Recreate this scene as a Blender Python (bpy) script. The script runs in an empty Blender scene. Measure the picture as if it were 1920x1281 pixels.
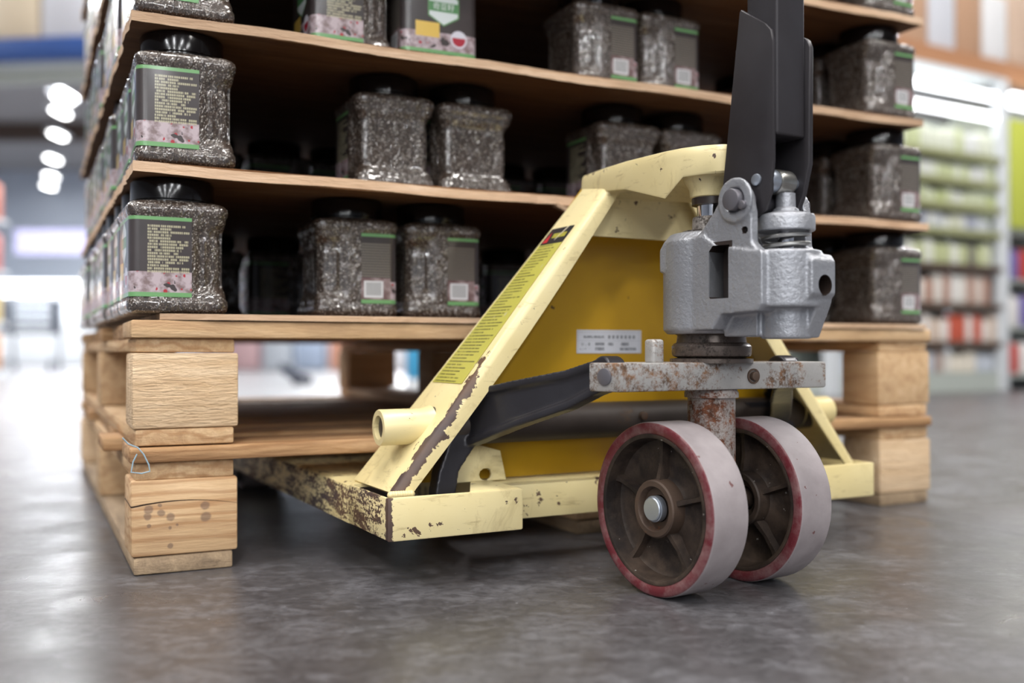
import bpy, bmesh, math, random
from mathutils import Vector, Matrix
from mathutils.geometry import tessellate_polygon
random.seed(7)
PI = math.pi
scene = bpy.context.scene
COL = scene.collection

# ------------------------------------------------------------------ materials
def lin(c):
    f = lambda v: v/12.92 if v <= .04045 else ((v+.055)/1.055)**2.4
    return (f(c[0]/255), f(c[1]/255), f(c[2]/255), 1)

class NT:
    """small helper to write node trees as expressions"""
    def __init__(s, name):
        s.m = bpy.data.materials.new(name); s.m.use_nodes = True
        s.t = s.m.node_tree; s.n = s.t.nodes; s.b = s.n['Principled BSDF']
        s._tc = None
    def link(s, a, b): s.t.links.new(a, b)
    def setin(s, sock, v):
        if isinstance(v, bpy.types.NodeSocket): s.link(v, sock)
        elif v is not None: sock.default_value = v
    def tc(s, k='Object'):
        if s._tc is None: s._tc = s.n.new('ShaderNodeTexCoord')
        return s._tc.outputs[k]
    def math(s, op, a, b=None, clamp=False):
        n = s.n.new('ShaderNodeMath'); n.operation = op; n.use_clamp = clamp
        s.setin(n.inputs[0], a); s.setin(n.inputs[1], b); return n.outputs[0]
    def add(s, a, b): return s.math('ADD', a, b)
    def sub(s, a, b): return s.math('SUBTRACT', a, b)
    def mul(s, a, b): return s.math('MULTIPLY', a, b)
    def gt(s, a, b): return s.math('GREATER_THAN', a, b)
    def lt(s, a, b): return s.math('LESS_THAN', a, b)
    def inside(s, a, lo, hi): return s.mul(s.gt(a, lo), s.lt(a, hi))
    def rng(s, v, a, b, c=0., d=1.):
        n = s.n.new('ShaderNodeMapRange'); s.setin(n.inputs[0], v)
        for i, q in enumerate((a, b, c, d)): n.inputs[1+i].default_value = q
        return n.outputs[0]
    def mapping(s, vec, scale=(1, 1, 1), loc=(0, 0, 0), rot=(0, 0, 0)):
        n = s.n.new('ShaderNodeMapping'); s.link(vec, n.inputs[0])
        n.inputs['Scale'].default_value = scale; s.setin(n.inputs['Location'], loc)
        n.inputs['Rotation'].default_value = rot
        return n.outputs[0]
    def noise(s, vec, scale, detail=4, rough=.55, dist=0., out='Fac'):
        n = s.n.new('ShaderNodeTexNoise'); s.link(vec, n.inputs['Vector'])
        n.inputs['Scale'].default_value = scale; n.inputs['Detail'].default_value = detail
        n.inputs['Roughness'].default_value = rough; n.inputs['Distortion'].default_value = dist
        return n.outputs[out]
    def voronoi(s, vec, scale, out='Distance', feature='F1'):
        n = s.n.new('ShaderNodeTexVoronoi'); n.feature = feature; s.link(vec, n.inputs['Vector'])
        n.inputs['Scale'].default_value = scale; return n.outputs[out]
    def wave(s, vec, scale, dist, detail=2, dscale=1., direction='X', kind='BANDS'):
        n = s.n.new('ShaderNodeTexWave'); n.wave_type = kind; s.link(vec, n.inputs['Vector'])
        if kind == 'BANDS': n.bands_direction = direction
        n.inputs['Scale'].default_value = scale; n.inputs['Distortion'].default_value = dist
        n.inputs['Detail'].default_value = detail; n.inputs['Detail Scale'].default_value = dscale
        return n.outputs['Fac']
    def ramp(s, fac, stops):
        n = s.n.new('ShaderNodeValToRGB'); s.link(fac, n.inputs[0]); e = n.color_ramp.elements
        while len(e) < len(stops): e.new(.5)
        for i, (p, c) in enumerate(stops):
            e[i].position = p; e[i].color = lin(c) if max(c) > 1.001 else (*c, 1)
        return n.outputs[0]
    def mix(s, fac, a, b, mode='MIX'):
        n = s.n.new('ShaderNodeMix'); n.data_type = 'RGBA'; n.blend_type = mode
        s.setin(n.inputs[0], fac)
        s.setin(n.inputs[6], lin(a) if isinstance(a, tuple) and len(a) == 3 else a)
        s.setin(n.inputs[7], lin(b) if isinstance(b, tuple) and len(b) == 3 else b)
        return n.outputs[2]
    def sep(s, vec):
        n = s.n.new('ShaderNodeSeparateXYZ'); s.link(vec, n.inputs[0]); return n.outputs
    def rand(s): return s.n.new('ShaderNodeObjectInfo').outputs['Random']
    def bump(s, h, strength=.3, dist=.002, prev=None):
        n = s.n.new('ShaderNodeBump'); s.link(h, n.inputs['Height'])
        n.inputs['Strength'].default_value = strength; n.inputs['Distance'].default_value = dist
        if prev is not None: s.link(prev, n.inputs['Normal'])
        return n.outputs[0]
    def out(s, color=None, rough=None, metal=None, normal=None, **kw):
        b = s.b.inputs
        if color is not None: s.setin(b['Base Color'], lin(color) if isinstance(color, tuple) and len(color) == 3 else color)
        s.setin(b['Roughness'], rough); s.setin(b['Metallic'], metal)
        if normal is not None: s.link(normal, b['Normal'])
        for k, v in kw.items(): s.setin(b[k.replace('_', ' ')], v)
        return s.m

def plain(name, c, rough=.5, metal=0., **kw):
    return NT(name).out(c, rough, metal, **kw)
def emit(name, c, strength):
    m = NT(name); m.b.inputs['Emission Color'].default_value = lin(c); m.b.inputs['Emission Strength'].default_value = strength
    return m.out(c, .6)

def wood(name, cols, axis='X', ring=False, rough=.75, stain=.25, saw=True, spots=False, rb=.55):
    m = NT(name); v = m.tc()
    r = m.rand()
    off = m.n.new('ShaderNodeCombineXYZ')
    for i, k in enumerate((7.3, 13.1, 5.7)): m.setin(off.inputs[i], m.mul(r, k))
    va = m.n.new('ShaderNodeVectorMath'); m.link(v, va.inputs[0]); m.link(off.outputs[0], va.inputs[1]); v = va.outputs[0]
    sc = {'X': (1.5, 16, 16), 'Y': (16, 1.5, 16), 'Z': (16, 16, 1.5)}[axis]
    vs = m.mapping(v, sc)
    g = m.noise(vs, 3.2, 7, .62, .8)
    fine = m.noise(m.mapping(v, tuple(q*4 for q in sc)), 6, 3, .7)
    c = m.ramp(g, [(.25, cols[0]), (.5, cols[1]), (.75, cols[2])])
    if ring:
        sc2 = {'X': (3, 22, 30), 'Y': (22, 3, 30), 'Z': (22, 22, 3)}[axis]
        w = m.wave(m.mapping(v, sc2), .75, 13, 4, .9, 'Z')
        c = m.mix(m.mul(m.rng(w, .55, 1., 0, .55), 1.), c, cols[3])
    c = m.mix(m.rng(fine, .35, .75, 0, .35), c, cols[0])
    big = m.noise(v, 5, 4, .6)
    c = m.mix(m.rng(big, .52, .75, 0, stain), c, (120, 98, 80))
    hv = m.rng(r, 0, 1, .86, 1.1)
    hsv = m.n.new('ShaderNodeHueSaturation'); m.link(c, hsv.inputs['Color']); m.link(hv, hsv.inputs['Value']); c = hsv.outputs[0]
    if spots:
        X, Y, Z = m.sep(m.tc()); wob = m.mul(m.sub(m.noise(m.tc(), 160, 3), .5), .003); tot = None
        for sx, sy, r in ((600, 545, 35), (592, 597, 31), (695, 575, 30), (770, 610, 33), (1040, 540, 36), (1045, 628, 42), (765, 695, 17), (685, 515, 16), (765, 835, 22), (820, 675, 11), (600, 670, 18)):
            px_, pz = (sx-480)/810*.113-.0565, .043-(sy-320)/590*.086
            d = m.math('SQRT', m.add(m.math('POWER', m.sub(X, px_), 2.), m.math('POWER', m.sub(Z, pz), 2.)))
            q = m.rng(m.add(d, wob), r/810*.113*.8, r/810*.113*1.15, .6, 0); tot = q if tot is None else m.math('MAXIMUM', tot, q)
        c = m.mix(m.mul(tot, m.lt(Y, 0.)), c, (104, 86, 80))
        cr = m.math('ABSOLUTE', m.add(m.sub(Z, .0187), m.mul(m.math('POWER', m.add(X, .006), 2.), 1.7)))
        c = m.mix(m.lt(cr, m.rng(X, -.05, .056, .0009, .0002)), c, (40, 26, 18))
    h = m.add(m.mul(g, .7), m.mul(fine, .5))
    if saw:
        h = m.add(h, m.mul(m.noise(m.mapping(v, (9, 9, 60)), 4, 3, .6, 1.2), .8))
    return m.out(c, rough, 0, m.bump(h, rb, .0022 if rb < .9 else .0042), Specular_IOR_Level=.25)

LIGHT = [(170, 134, 100), (206, 172, 132), (224, 194, 156), (158, 112, 72)]
PALE = [(196, 162, 124), (226, 196, 160), (240, 216, 184), (196, 150, 100)]
WARM = [(132, 96, 66), (182, 144, 104), (206, 172, 132), (124, 84, 52)]
GREY = [(112, 96, 80), (160, 138, 112), (186, 162, 132), (110, 86, 60)]
M = {}
M['wood_u'] = wood('wood_along_front', WARM, 'X', True)
M['wood_front'] = wood('wood_front_board', LIGHT, 'X', False, stain=.5)
M['wood_v'] = wood('wood_along_depth', LIGHT, 'Y', True)
M['wood_pale'] = wood('wood_rough_pale', PALE, 'X', False, .85, .05, rb=1.)
M['wood_block'] = wood('wood_ringed_block', LIGHT, 'X', True, spots=True, saw=False)
M['wood_blk2'] = wood('wood_plain_block', LIGHT, 'Y', False)
M['wood_old'] = wood('wood_old_runner', GREY, 'Y', False)
M['sheet'] = wood('fibreboard', [(78, 50, 30), (104, 70, 42), (124, 88, 56), (70, 40, 20)], 'X', False, .8, .5)
M['sheet_edge'] = wood('fibreboard_cut_edge', [(168, 134, 106), (208, 176, 146), (228, 200, 174), (120, 80, 50)], 'X', False, .85, .2)

def m_floor():
    m = NT('polished_concrete'); v = m.tc()
    n1 = m.noise(v, 1.3, 6, .62, .4); n2 = m.noise(v, 9, 8, .66, .6); n3 = m.noise(m.mapping(v, (1, 1.7, 1), rot=(0, 0, .45)), 26, 6, .7, .8)
    c = m.ramp(n1, [(.3, (62, 59, 60)), (.55, (78, 76, 78)), (.75, (94, 93, 97))])
    c = m.mix(m.rng(n2, .46, .7, 0, .6), c, (112, 112, 117))
    c = m.mix(m.rng(n3, .5, .76, 0, .5), c, (140, 140, 146))
    c = m.mix(m.rng(m.noise(v, 75, 7, .75, .5), .45, .6, 0, .6), c, (54, 52, 54))
    c = m.mix(m.gt(m.noise(v, 130, 2), .765), c, (160, 160, 164))
    c = m.mix(m.rng(m.noise(v, 3.1, 4, .6), .5, .72, 0, .5), c, (62, 56, 54))
    # expansion joints
    q = m.mapping(v, loc=(-.615, -1.511, 0)); x, y, _ = m.sep(q)
    d = m.math('ABSOLUTE', m.add(m.mul(x, .852), m.mul(y, .524)))
    c = m.mix(m.lt(d, .0028), c, (38, 37, 38))
    x0, y0, _ = m.sep(v)
    d2 = m.math('ABSOLUTE', m.sub(m.add(m.mul(y0, .995), m.mul(x0, -.09)), 1.745))
    c = m.mix(m.mul(m.lt(d2, .008), m.mul(m.lt(x0, -.3), .7)), c, (52, 50, 50))
    r = m.rng(n2, .3, .7, .26, .45)
    bm_ = m.add(m.mul(n3, .6), m.mul(m.noise(v, 160, 3, .7), .3))
    return m.out(c, r, 0, m.bump(bm_, .22, .001), Specular_IOR_Level=.6)
M['floor'] = m_floor()

def m_yellow(name, wear):
    m = NT(name); v = m.tc(); x, y, z = m.sep(v)
    base = m.mix(m.rng(m.noise(v, 5, 4), .35, .7), (234, 219, 170), (220, 202, 146))
    base = m.mix(m.rng(m.noise(m.mapping(v, (1, 1, .6)), 34, 6, .7, .8), .56, .78, 0, .5), base, (150, 122, 70))
    scf = m.rng(m.noise(m.mapping(v, (1, 1, 5)), 26, 6, .72, .3), .58, .68, 0, .45)
    base = m.mix(scf, base, (158, 134, 88))
    n = m.noise(v, 42, 5, .62, .6)
    nb = m.noise(v, 11, 4, .6)
    if wear == 'leg':     # bare strip along the front edge, low down
        ax, ay, az = m.sub(x, .018), m.sub(y, .024), m.sub(z, .106)
        t = m.add(m.mul(ax, .6145), m.mul(az, .789))
        dx = m.sub(ax, m.mul(t, .6145)); dz = m.sub(az, m.mul(t, .789))
        d = m.math('SQRT', m.add(m.add(m.mul(dx, dx), m.mul(dz, dz)), m.mul(ay, ay)))
        lim = m.mul(m.rng(t, .13, .2, 1, 0), m.rng(t, -.02, .0, .3, 1))
        k = m.add(m.mul(m.rng(d, .002, .019, .42, -.12), lim), m.mul(m.add(m.mul(n, .7), m.mul(m.noise(v, 95, 5, .7), .3)), 1.5))
        mask = m.gt(k, .965)
        mask2 = m.gt(m.add(n, m.mul(nb, .35)), .86)
    elif wear == 'mirror':
        ax, ay, az = m.sub(.71, x), m.sub(y, .024), m.sub(z, .106)
        t = m.add(m.mul(ax, .6145), m.mul(az, .789))
        dx = m.sub(ax, m.mul(t, .6145)); dz = m.sub(az, m.mul(t, .789))
        d = m.math('SQRT', m.add(m.add(m.mul(dx, dx), m.mul(dz, dz)), m.mul(ay, ay)))
        mask = m.gt(m.add(m.mul(m.rng(d, .003, .012, .42, -.12), m.rng(t, .16, .2, 1, 0)), n), .72); mask2 = mask
    elif wear == 'fork':
        ns = m.add(m.mul(m.noise(m.mapping(v, (1, .3, 1.3)), 60, 7, .78, .4), .62), m.mul(m.noise(v, 260, 3, .7), .36))
        side = m.mul(m.lt(x, .003), m.rng(y, .0, .03, .10, .17))
        edge = m.rng(m.math('SQRT', m.add(m.mul(x, x), m.mul(y, y))), .002, .009, .3, 0)
        top = m.mul(m.gt(z, .098), m.rng(y, .12, .3, 0, .12))
        mask = m.gt(m.add(m.add(ns, m.math('MAXIMUM', side, top)), edge), .655)
        mask2 = m.gt(m.add(n, m.mul(nb, .3)), .80)
    else:
        mask = m.gt(m.add(m.noise(v, 62, 5, .65), m.mul(nb, .35)), .845); mask2 = mask
    mk = m.math('MAXIMUM', mask, mask2)
    c = m.mix(mk, base, m.mix(m.rng(nb, .4, .6), (70, 58, 58), (98, 74, 58)))
    bp = m.bump(m.add(m.mul(m.noise(v, 18, 3), .5), m.mul(mk, -.6)), .25, .0015)
    return m.out(c, m.rng(mk, 0, 1, .33, .5), 0, bp, Specular_IOR_Level=.5)
M['yel'] = m_yellow('yellow_paint', '')
M['yel_leg'] = m_yellow('yellow_paint_chipped_edge', 'leg')
M['yel_leg2'] = m_yellow('yellow_paint_chipped_edge_right', 'mirror')
M['yel_fork'] = m_yellow('yellow_paint_scraped', 'fork')
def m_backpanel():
    m = NT('yellow_paint_shaded'); v = m.tc()
    c = m.mix(m.rng(m.noise(v, 5, 4), .35, .7), (192, 150, 32), (176, 134, 22))  # same yellow paint as the frame, with the recess's shade put into the colour
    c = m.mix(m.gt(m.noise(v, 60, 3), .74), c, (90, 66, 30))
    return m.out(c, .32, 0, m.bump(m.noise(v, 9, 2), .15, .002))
M['yel_shaded'] = m_backpanel()

def metal(name, a, b, rust=None, thr=.6, rough=.4, metallic=.6, grain=220, gb=.35, dist=.0008):
    m = NT(name); v = m.tc()
    c = m.mix(m.rng(m.noise(v, 12, 5), .35, .7), a, b)
    if rust:
        k = m.add(m.add(m.mul(m.noise(v, 70, 9, .78, .2), .5), m.mul(m.noise(v, 13, 3), .36)), m.mul(m.noise(v, 420, 3, .7), .17))
        mk = m.rng(k, thr-.02, thr+.05)
        c = m.mix(mk, c, m.mix(m.rng(m.noise(v, 90, 3), .4, .6), rust, tuple(int(q*.62) for q in rust)))
        m.setin(m.b.inputs['Metallic'], m.rng(mk, 0, 1, metallic, .1)); metallic = None
        rough = m.rng(mk, 0, 1, rough, .8)
    return m.out(c, rough, metallic, m.bump(m.noise(v, grain, 3, .6), gb, dist))
M['cast'] = metal('silver_cast_paint', (168, 170, 176), (150, 152, 158), (120, 102, 88), .645, .42, .55, 240, .6, .0016)
M['cast_rusty'] = metal('silver_paint_rusting', (184, 182, 180), (164, 162, 160), (130, 96, 70), .525, .45, .4, 160, .5)
M['rust_tube'] = metal('rusted_tube', (170, 166, 164), (150, 140, 134), (116, 66, 38), .50, .5, .4, 140, .6)
M['greasy'] = metal('greasy_collar', (112, 102, 96), (84, 74, 68), (56, 44, 38), .55, .3, .5, 120, .4)
M['nut'] = metal('flaking_gland_nut', (172, 168, 164), (120, 112, 106), (74, 64, 58), .56, .5, .4, 200, .8)
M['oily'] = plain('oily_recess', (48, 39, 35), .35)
M['chrome'] = plain('chromed_rod', (205, 205, 210), .08, 1.)
M['zinc'] = plain('zinc_plated', (176, 184, 196), .32, .8)
M['spring'] = metal('spring_steel', (178, 178, 176), (150, 148, 142), (96, 84, 62), .66, .3, .9)
M['pinsteel'] = plain('dull_pin_steel', (118, 116, 122), .42, .6)
M['black'] = metal('black_enamel', (62, 60, 64), (50, 47, 50), None, .6, .42, .25, 60, .12)
M['black_cast'] = metal('black_cast_arm', (58, 57, 62), (44, 42, 46), (112, 108, 108), .69, .3, .35, 90, .35)
M['worn'] = metal('black_enamel_edge', (62, 60, 64), (50, 47, 50), (160, 150, 120), .66, .45, .3, 60, .12)
M['grime'] = metal('grimy_shaft', (64, 56, 52), (48, 40, 36), (84, 64, 48), .6, .55, .2, 60, .2)
def m_hub():
    m = NT('dirty_cast_iron'); v = m.tc()
    c = m.mix(m.rng(m.noise(v, 24, 5, .65), .38, .68), (34, 26, 23), (78, 64, 54))
    c = m.mix(m.gt(m.noise(v, 150, 3), .72), c, (150, 145, 140))
    return m.out(c, .6, .15, m.bump(m.noise(v, 130, 4), .45, .0015))
M['hub'] = m_hub()
M['hub_rust'] = metal('rusty_hub_boss', (92, 74, 62), (66, 52, 44), (122, 76, 44), .58, .6, .2, 140, .5)
def m_tread():
    m = NT('grey_scuffed_tread'); v = m.tc()
    c = m.mix(m.rng(m.noise(v, 30, 5), .35, .7), (150, 142, 144), (132, 124, 126))
    c = m.mix(m.gt(m.noise(v, 70, 3), .71), c, (104, 72, 72))
    return m.out(c, .6, 0, m.bump(m.noise(v, 110, 4), .3, .0008))
M['tread'] = m_tread()
def m_pu():
    m = NT('dark_red_polyurethane'); v = m.tc()
    c = m.mix(m.rng(m.noise(v, 38, 6, .75), .42, .7), (100, 36, 44), (134, 104, 104))
    return m.out(c, .42, 0, m.bump(m.noise(v, 90, 4), .3, .0008))
M['pu'] = m_pu()

def m_seeds():
    m = NT('seeds_behind_clear_plastic'); v = m.tc()
    w = m.n.new('ShaderNodeTexWhiteNoise'); cell = m.n.new('ShaderNodeTexVoronoi'); cell.inputs['Scale'].default_value = 760
    m.link(v, cell.inputs['Vector']); m.link(cell.outputs['Position'], w.inputs['Vector'])
    c = m.ramp(w.outputs['Value'], [(.0, (26, 19, 15)), (.5, (56, 44, 36)), (.86, (84, 70, 60)), (.97, (180, 174, 166))])
    c = m.mix(m.rng(m.noise(v, 18, 3), .4, .7, 0, .3), c, (74, 60, 52))
    wr = m.math('ABSOLUTE', m.sub(m.noise(m.mapping(v, (1, 1, .6)), 30, 3, .6, 2.2), .5))
    bp = m.bump(m.add(m.rng(wr, 0, .05, 1, 0), m.mul(m.noise(v, 26, 2), 2.2)), .4, .0022)
    bp2 = m.bump(m.noise(v, 300, 2), .3, .0006, bp)
    m.link(bp, m.b.inputs['Coat Normal'])
    return m.out(c, .42, 0, bp2, Coat_Weight=1., Coat_Roughness=.05, Coat_IOR=1.7)
M['seeds'] = m_seeds()
M['lid'] = plain('black_lid_plastic', (16, 13, 13), .14, 0., Specular_IOR_Level=.6)

def m_label():
    m = NT('printed_jar_label'); uv = m.tc('UV'); a, b, _ = m.sep(uv)
    v3 = uv
    c = m.mix(m.rng(m.noise(v3, 30, 2), .3, .7), (66, 58, 58), (56, 50, 50))
    # blurred picture along the foot
    pic = m.mul(m.lt(b, .047), m.lt(m.noise(v3, 50, 2), .62))
    pc = m.mix(m.rng(m.noise(v3, 90, 3), .42, .62), (188, 172, 178), (128, 108, 108))
    vo = m.voronoi(v3, 120); gate = m.gt(m.noise(v3, 60, 1), .5)
    pc = m.mix(m.mul(m.lt(vo, .28), gate), pc, (170, 40, 52))
    c = m.mix(m.mul(pic, m.gt(a, -.112)), c, pc)
    # paragraph of tiny print (text side)
    row = m.math('FRACT', m.mul(b, 290.)); rid = m.math('FLOOR', m.mul(b, 290.))
    cmb = m.n.new('ShaderNodeCombineXYZ'); m.link(m.mul(a, 330.), cmb.inputs[0]); m.link(m.mul(rid, 7.77), cmb.inputs[1])
    ink = m.gt(m.noise(cmb.outputs[0], 1., 1, .5), .40)
    cmb2 = m.n.new('ShaderNodeCombineXYZ'); m.link(m.mul(rid, 3.1), cmb2.inputs[0])
    ragged = m.lt(a, m.rng(m.noise(cmb2.outputs[0], 1., 0), .35, .6, .04, .066))
    chars = m.gt(m.math('FRACT', m.mul(a, 430.)), .2)
    txt = m.mul(m.mul(m.mul(m.gt(row, .28), ink), m.mul(m.inside(a, .017, .0625), ragged)), m.mul(chars, m.inside(b, .046, .1)))
    c = m.mix(m.mul(txt, .85), c, (186, 180, 150))
    # front: white hexagon with a green band, yellow box, bowl
    ax = m.math('ABSOLUTE', m.add(a, .048)); ay = m.math('ABSOLUTE', m.sub(b, .082))
    hx = m.lt(m.math('MAXIMUM', ax, m.add(m.mul(ay, .866), m.mul(ax, .5))), .0205)
    hg = m.lt(m.math('MAXIMUM', ax, m.add(m.mul(ay, .866), m.mul(ax, .5))), .0225)
    c = m.mix(hg, c, (96, 142, 92)); c = m.mix(hx, c, (214, 222, 222))
    c = m.mix(m.mul(hx, m.lt(ay, .0065)), c, (88, 142, 92))
    c = m.mix(m.mul(m.inside(a, -.088, -.054), m.inside(b, .040, .060)), c, (222, 186, 88))
    bw = m.add(m.math('POWER', m.mul(m.add(a, .026), 1.), 2.), m.math('POWER', m.sub(b, .041), 2.))
    c = m.mix(m.lt(bw, .00014), c, (216, 214, 224)); c = m.mix(m.mul(m.lt(bw, .00009), m.lt(b, .043)), c, (172, 44, 60))
    # back: pale rows and a bar code
    bk = m.lt(a, -.112)
    c = m.mix(m.mul(bk, m.mul(m.mul(m.gt(row, .45), m.inside(b, .052, .098)), m.mul(m.gt(a, -.152), .45))), c, (160, 152, 138))
    c = m.mix(m.mul(bk, m.mul(m.lt(b, .052), .8)), c, m.mix(m.rng(m.noise(v3, 70, 2), .4, .6), (170, 150, 150), (120, 92, 92)))
    bc = m.mul(m.inside(a, -.148, -.122), m.inside(b, .026, .048))
    bars = m.mul(m.mul(m.inside(a, -.145, -.125), m.inside(b, .029, .046)), m.gt(m.math('FRACT', m.mul(a, 520.)), .5))
    c = m.mix(bc, c, (214, 214, 216)); c = m.mix(m.mul(bars, .8), c, (60, 60, 60))
    band = m.math('MAXIMUM', m.lt(b, .0235), m.gt(b, .1055))
    c = m.mix(band, c, (112, 164, 106))
    return m.out(c, .38, 0, m.bump(m.noise(v3, 40, 2), .08, .002), Coat_Weight=.7, Coat_Roughness=.12)
M['label'] = m_label()
M['white_print'] = plain('white_print', (225, 232, 228), .4)

def m_sticker():
    m = NT('yellow_warning_sticker'); a, b, _ = m.sep(m.tc('UV'))
    row = m.math('FRACT', m.mul(b, 44.)); rid = m.math('FLOOR', m.mul(b, 44.))
    cmb = m.n.new('ShaderNodeCombineXYZ'); m.link(m.mul(a, 26.), cmb.inputs[0]); m.link(m.mul(rid, 5.3), cmb.inputs[1])
    ink = m.rng(m.noise(cmb.outputs[0], 1., 2, .6), .36, .46)
    cmb2 = m.n.new('ShaderNodeCombineXYZ'); m.link(m.mul(rid, 3.1), cmb2.inputs[0])
    rag = m.lt(a, m.rng(m.noise(cmb2.outputs[0], 1., 0), .35, .6, .55, .92))
    t = m.mul(m.mul(m.inside(row, .3, .72), ink), m.mul(m.gt(a, .07), rag))
    c = m.mix(m.mul(t, .78), (186, 180, 84), (74, 72, 44))
    scr = m.gt(m.noise(m.mapping(m.tc(), (40, 160, 60)), 1, 2), .72)
    c = m.mix(m.mul(scr, .6), c, (196, 190, 180))
    return m.out(c, .4)
M['sticker'] = m_sticker()
def m_plate():
    m = NT('white_capacity_sticker'); a, b, _ = m.sep(m.tc('UV'))
    def words(lo, hi, y0, y1, k, thr):
        cmb = m.n.new('ShaderNodeCombineXYZ'); m.link(m.mul(a, k), cmb.inputs[0]); m.link(m.mul(b, 9.), cmb.inputs[1])
        return m.mul(m.mul(m.inside(a, lo, hi), m.inside(b, y0, y1)), m.gt(m.noise(cmb.outputs[0], 1., 2, .6), thr))
    dots = m.mul(m.mul(m.inside(a, .47, .92), m.inside(b, .63, .77)), m.gt(m.math('FRACT', m.mul(a, 15.6)), .45))
    t = m.math('MAXIMUM', dots, words(.1, .42, .65, .75, 60, .42))
    for w in (words(.04, .2, .33, .45, 45, .52), words(.28, .42, .33, .46, 70, .42), words(.48, .56, .33, .46, 60, .45), words(.68, .8, .32, .46, 70, .42),
              words(.05, .2, .12, .24, 40, .56), words(.28, .42, .12, .26, 70, .42), words(.66, .92, .12, .24, 70, .42)):
        t = m.math('MAXIMUM', t, w)
    fr = m.math('MAXIMUM', m.lt(m.math('ABSOLUTE', m.sub(b, .54)), .012), m.math('MAXIMUM', m.lt(m.math('ABSOLUTE', m.sub(a, .02)), .006), m.math('MAXIMUM', m.lt(m.math('ABSOLUTE', m.sub(b, .9)), .012), m.lt(m.math('ABSOLUTE', m.sub(a, .97)), .006))))
    t = m.math('MAXIMUM', m.mul(t, .75), m.mul(fr, .25))
    return m.out(m.mix(t, (206, 208, 216), (88, 92, 100)), .4)
M['plate'] = m_plate()
M['st_black'] = plain('sticker_black', (34, 34, 38), .4)
M['st_red'] = plain('sticker_red', (196, 44, 52), .4)
M['st_olive'] = plain('sticker_yellow_print', (186, 178, 70), .4)
M['st_scrape'] = plain('scraped_bare_paint', (214, 204, 176), .5)

# ------------------------------------------------------------------ mesh helpers
def finish(bm, name, mat, parent=None, smooth=35, loc=None):
    bmesh.ops.recalc_face_normals(bm, faces=bm.faces)
    me = bpy.data.meshes.new(name); bm.to_mesh(me); bm.free()
    for m in (mat if isinstance(mat, (list, tuple)) else [mat]): me.materials.append(M[m] if isinstance(m, str) else m)
    if smooth:
        me.polygons.foreach_set('use_smooth', [True]*len(me.polygons)); me.set_sharp_from_angle(angle=math.radians(smooth))
    o = bpy.data.objects.new(name, me); COL.objects.link(o)
    if parent is not None: o.parent = parent
    if loc is not None: o.location = loc
    return o
def tag(o, label, cat=None, group=None):
    o['label'] = label
    if cat: o['category'] = cat
    if group: o['group'] = group
    return o
def empty(name, label, cat, loc=(0, 0, 0), rz=0., group=None, parent=None):
    o = bpy.data.objects.new(name, None); COL.objects.link(o); o.location = loc; o.rotation_euler = (0, 0, rz)
    o.empty_display_size = .05
    return tag(o, label, cat, group)
def struct(o): o['kind'] = 'structure'; return o
def box(bm, x0, x1, y0, y1, z0, z1, bev=0., seg=2, mat=0, jit=0., M4=None):
    vs = []
    for x in (x0, x1):
        for y in (y0, y1):
            for z in (z0, z1):
                p = Vector((x, y, z))
                if jit: p += Vector([random.uniform(-jit, jit) for _ in range(3)])
                if M4 is not None: p = M4 @ p
                vs.append(bm.verts.new(p))
    idx = [(0, 1, 3, 2), (4, 6, 7, 5), (0, 4, 5, 1), (2, 3, 7, 6), (0, 2, 6, 4), (1, 5, 7, 3)]
    fs = [bm.faces.new([vs[i] for i in f]) for f in idx]
    for f in fs: f.material_index = mat
    if bev:
        es = list({e for f in fs for e in f.edges})
        bmesh.ops.bevel(bm, geom=es, offset=bev, segments=seg, profile=.5, affect='EDGES', material=-1)
def prism(bm, pts, d0, d1, plane='uz', bev=0., holes=(), mat=0, M4=None):
    """polygon extruded: plane 'uz' (pts=(u,z), depth along v), 'vz' (depth along u), 'uv' (depth along z)"""
    def P(a, b, d):
        p = {'uz': (a, d, b), 'vz': (d, a, b), 'uv': (a, b, d)}[plane]
        p = Vector(p); return M4 @ p if M4 is not None else p
    loops = [pts]+[list(h) for h in holes]
    flat = [p for l in loops for p in l]
    fs = []
    a = [bm.verts.new(P(x, y, d0)) for x, y in flat]; b = [bm.verts.new(P(x, y, d1)) for x, y in flat]
    if holes:
        for t in tessellate_polygon([[Vector((x, y, 0)) for x, y in l] for l in loops]):
            fs.append(bm.faces.new([a[i] for i in t])); fs.append(bm.faces.new([b[i] for i in reversed(t)]))
    else:
        fs.append(bm.faces.new(a)); fs.append(bm.faces.new(list(reversed(b))))
    k = 0; rim = []
    for l in loops:
        n = len(l)
        for i in range(n):
            j = (i+1) % n
            fs.append(bm.faces.new((a[k+i], b[k+i], b[k+j], a[k+j])))
            rim += [(a[k+i], a[k+j]), (b[k+i], b[k+j])]
        k += n
    for f in fs: f.material_index = mat
    if bev:
        es = [e for e in (bm.edges.get(q) for q in rim) if e]
        bmesh.ops.bevel(bm, geom=es, offset=bev, segments=2, profile=.5, affect='EDGES', material=-1)
def axis_mat(c, d):
    d = Vector(d).normalized(); q = Vector((0, 0, 1)).rotation_difference(d)
    return Matrix.Translation(c) @ q.to_matrix().to_4x4()
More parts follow.
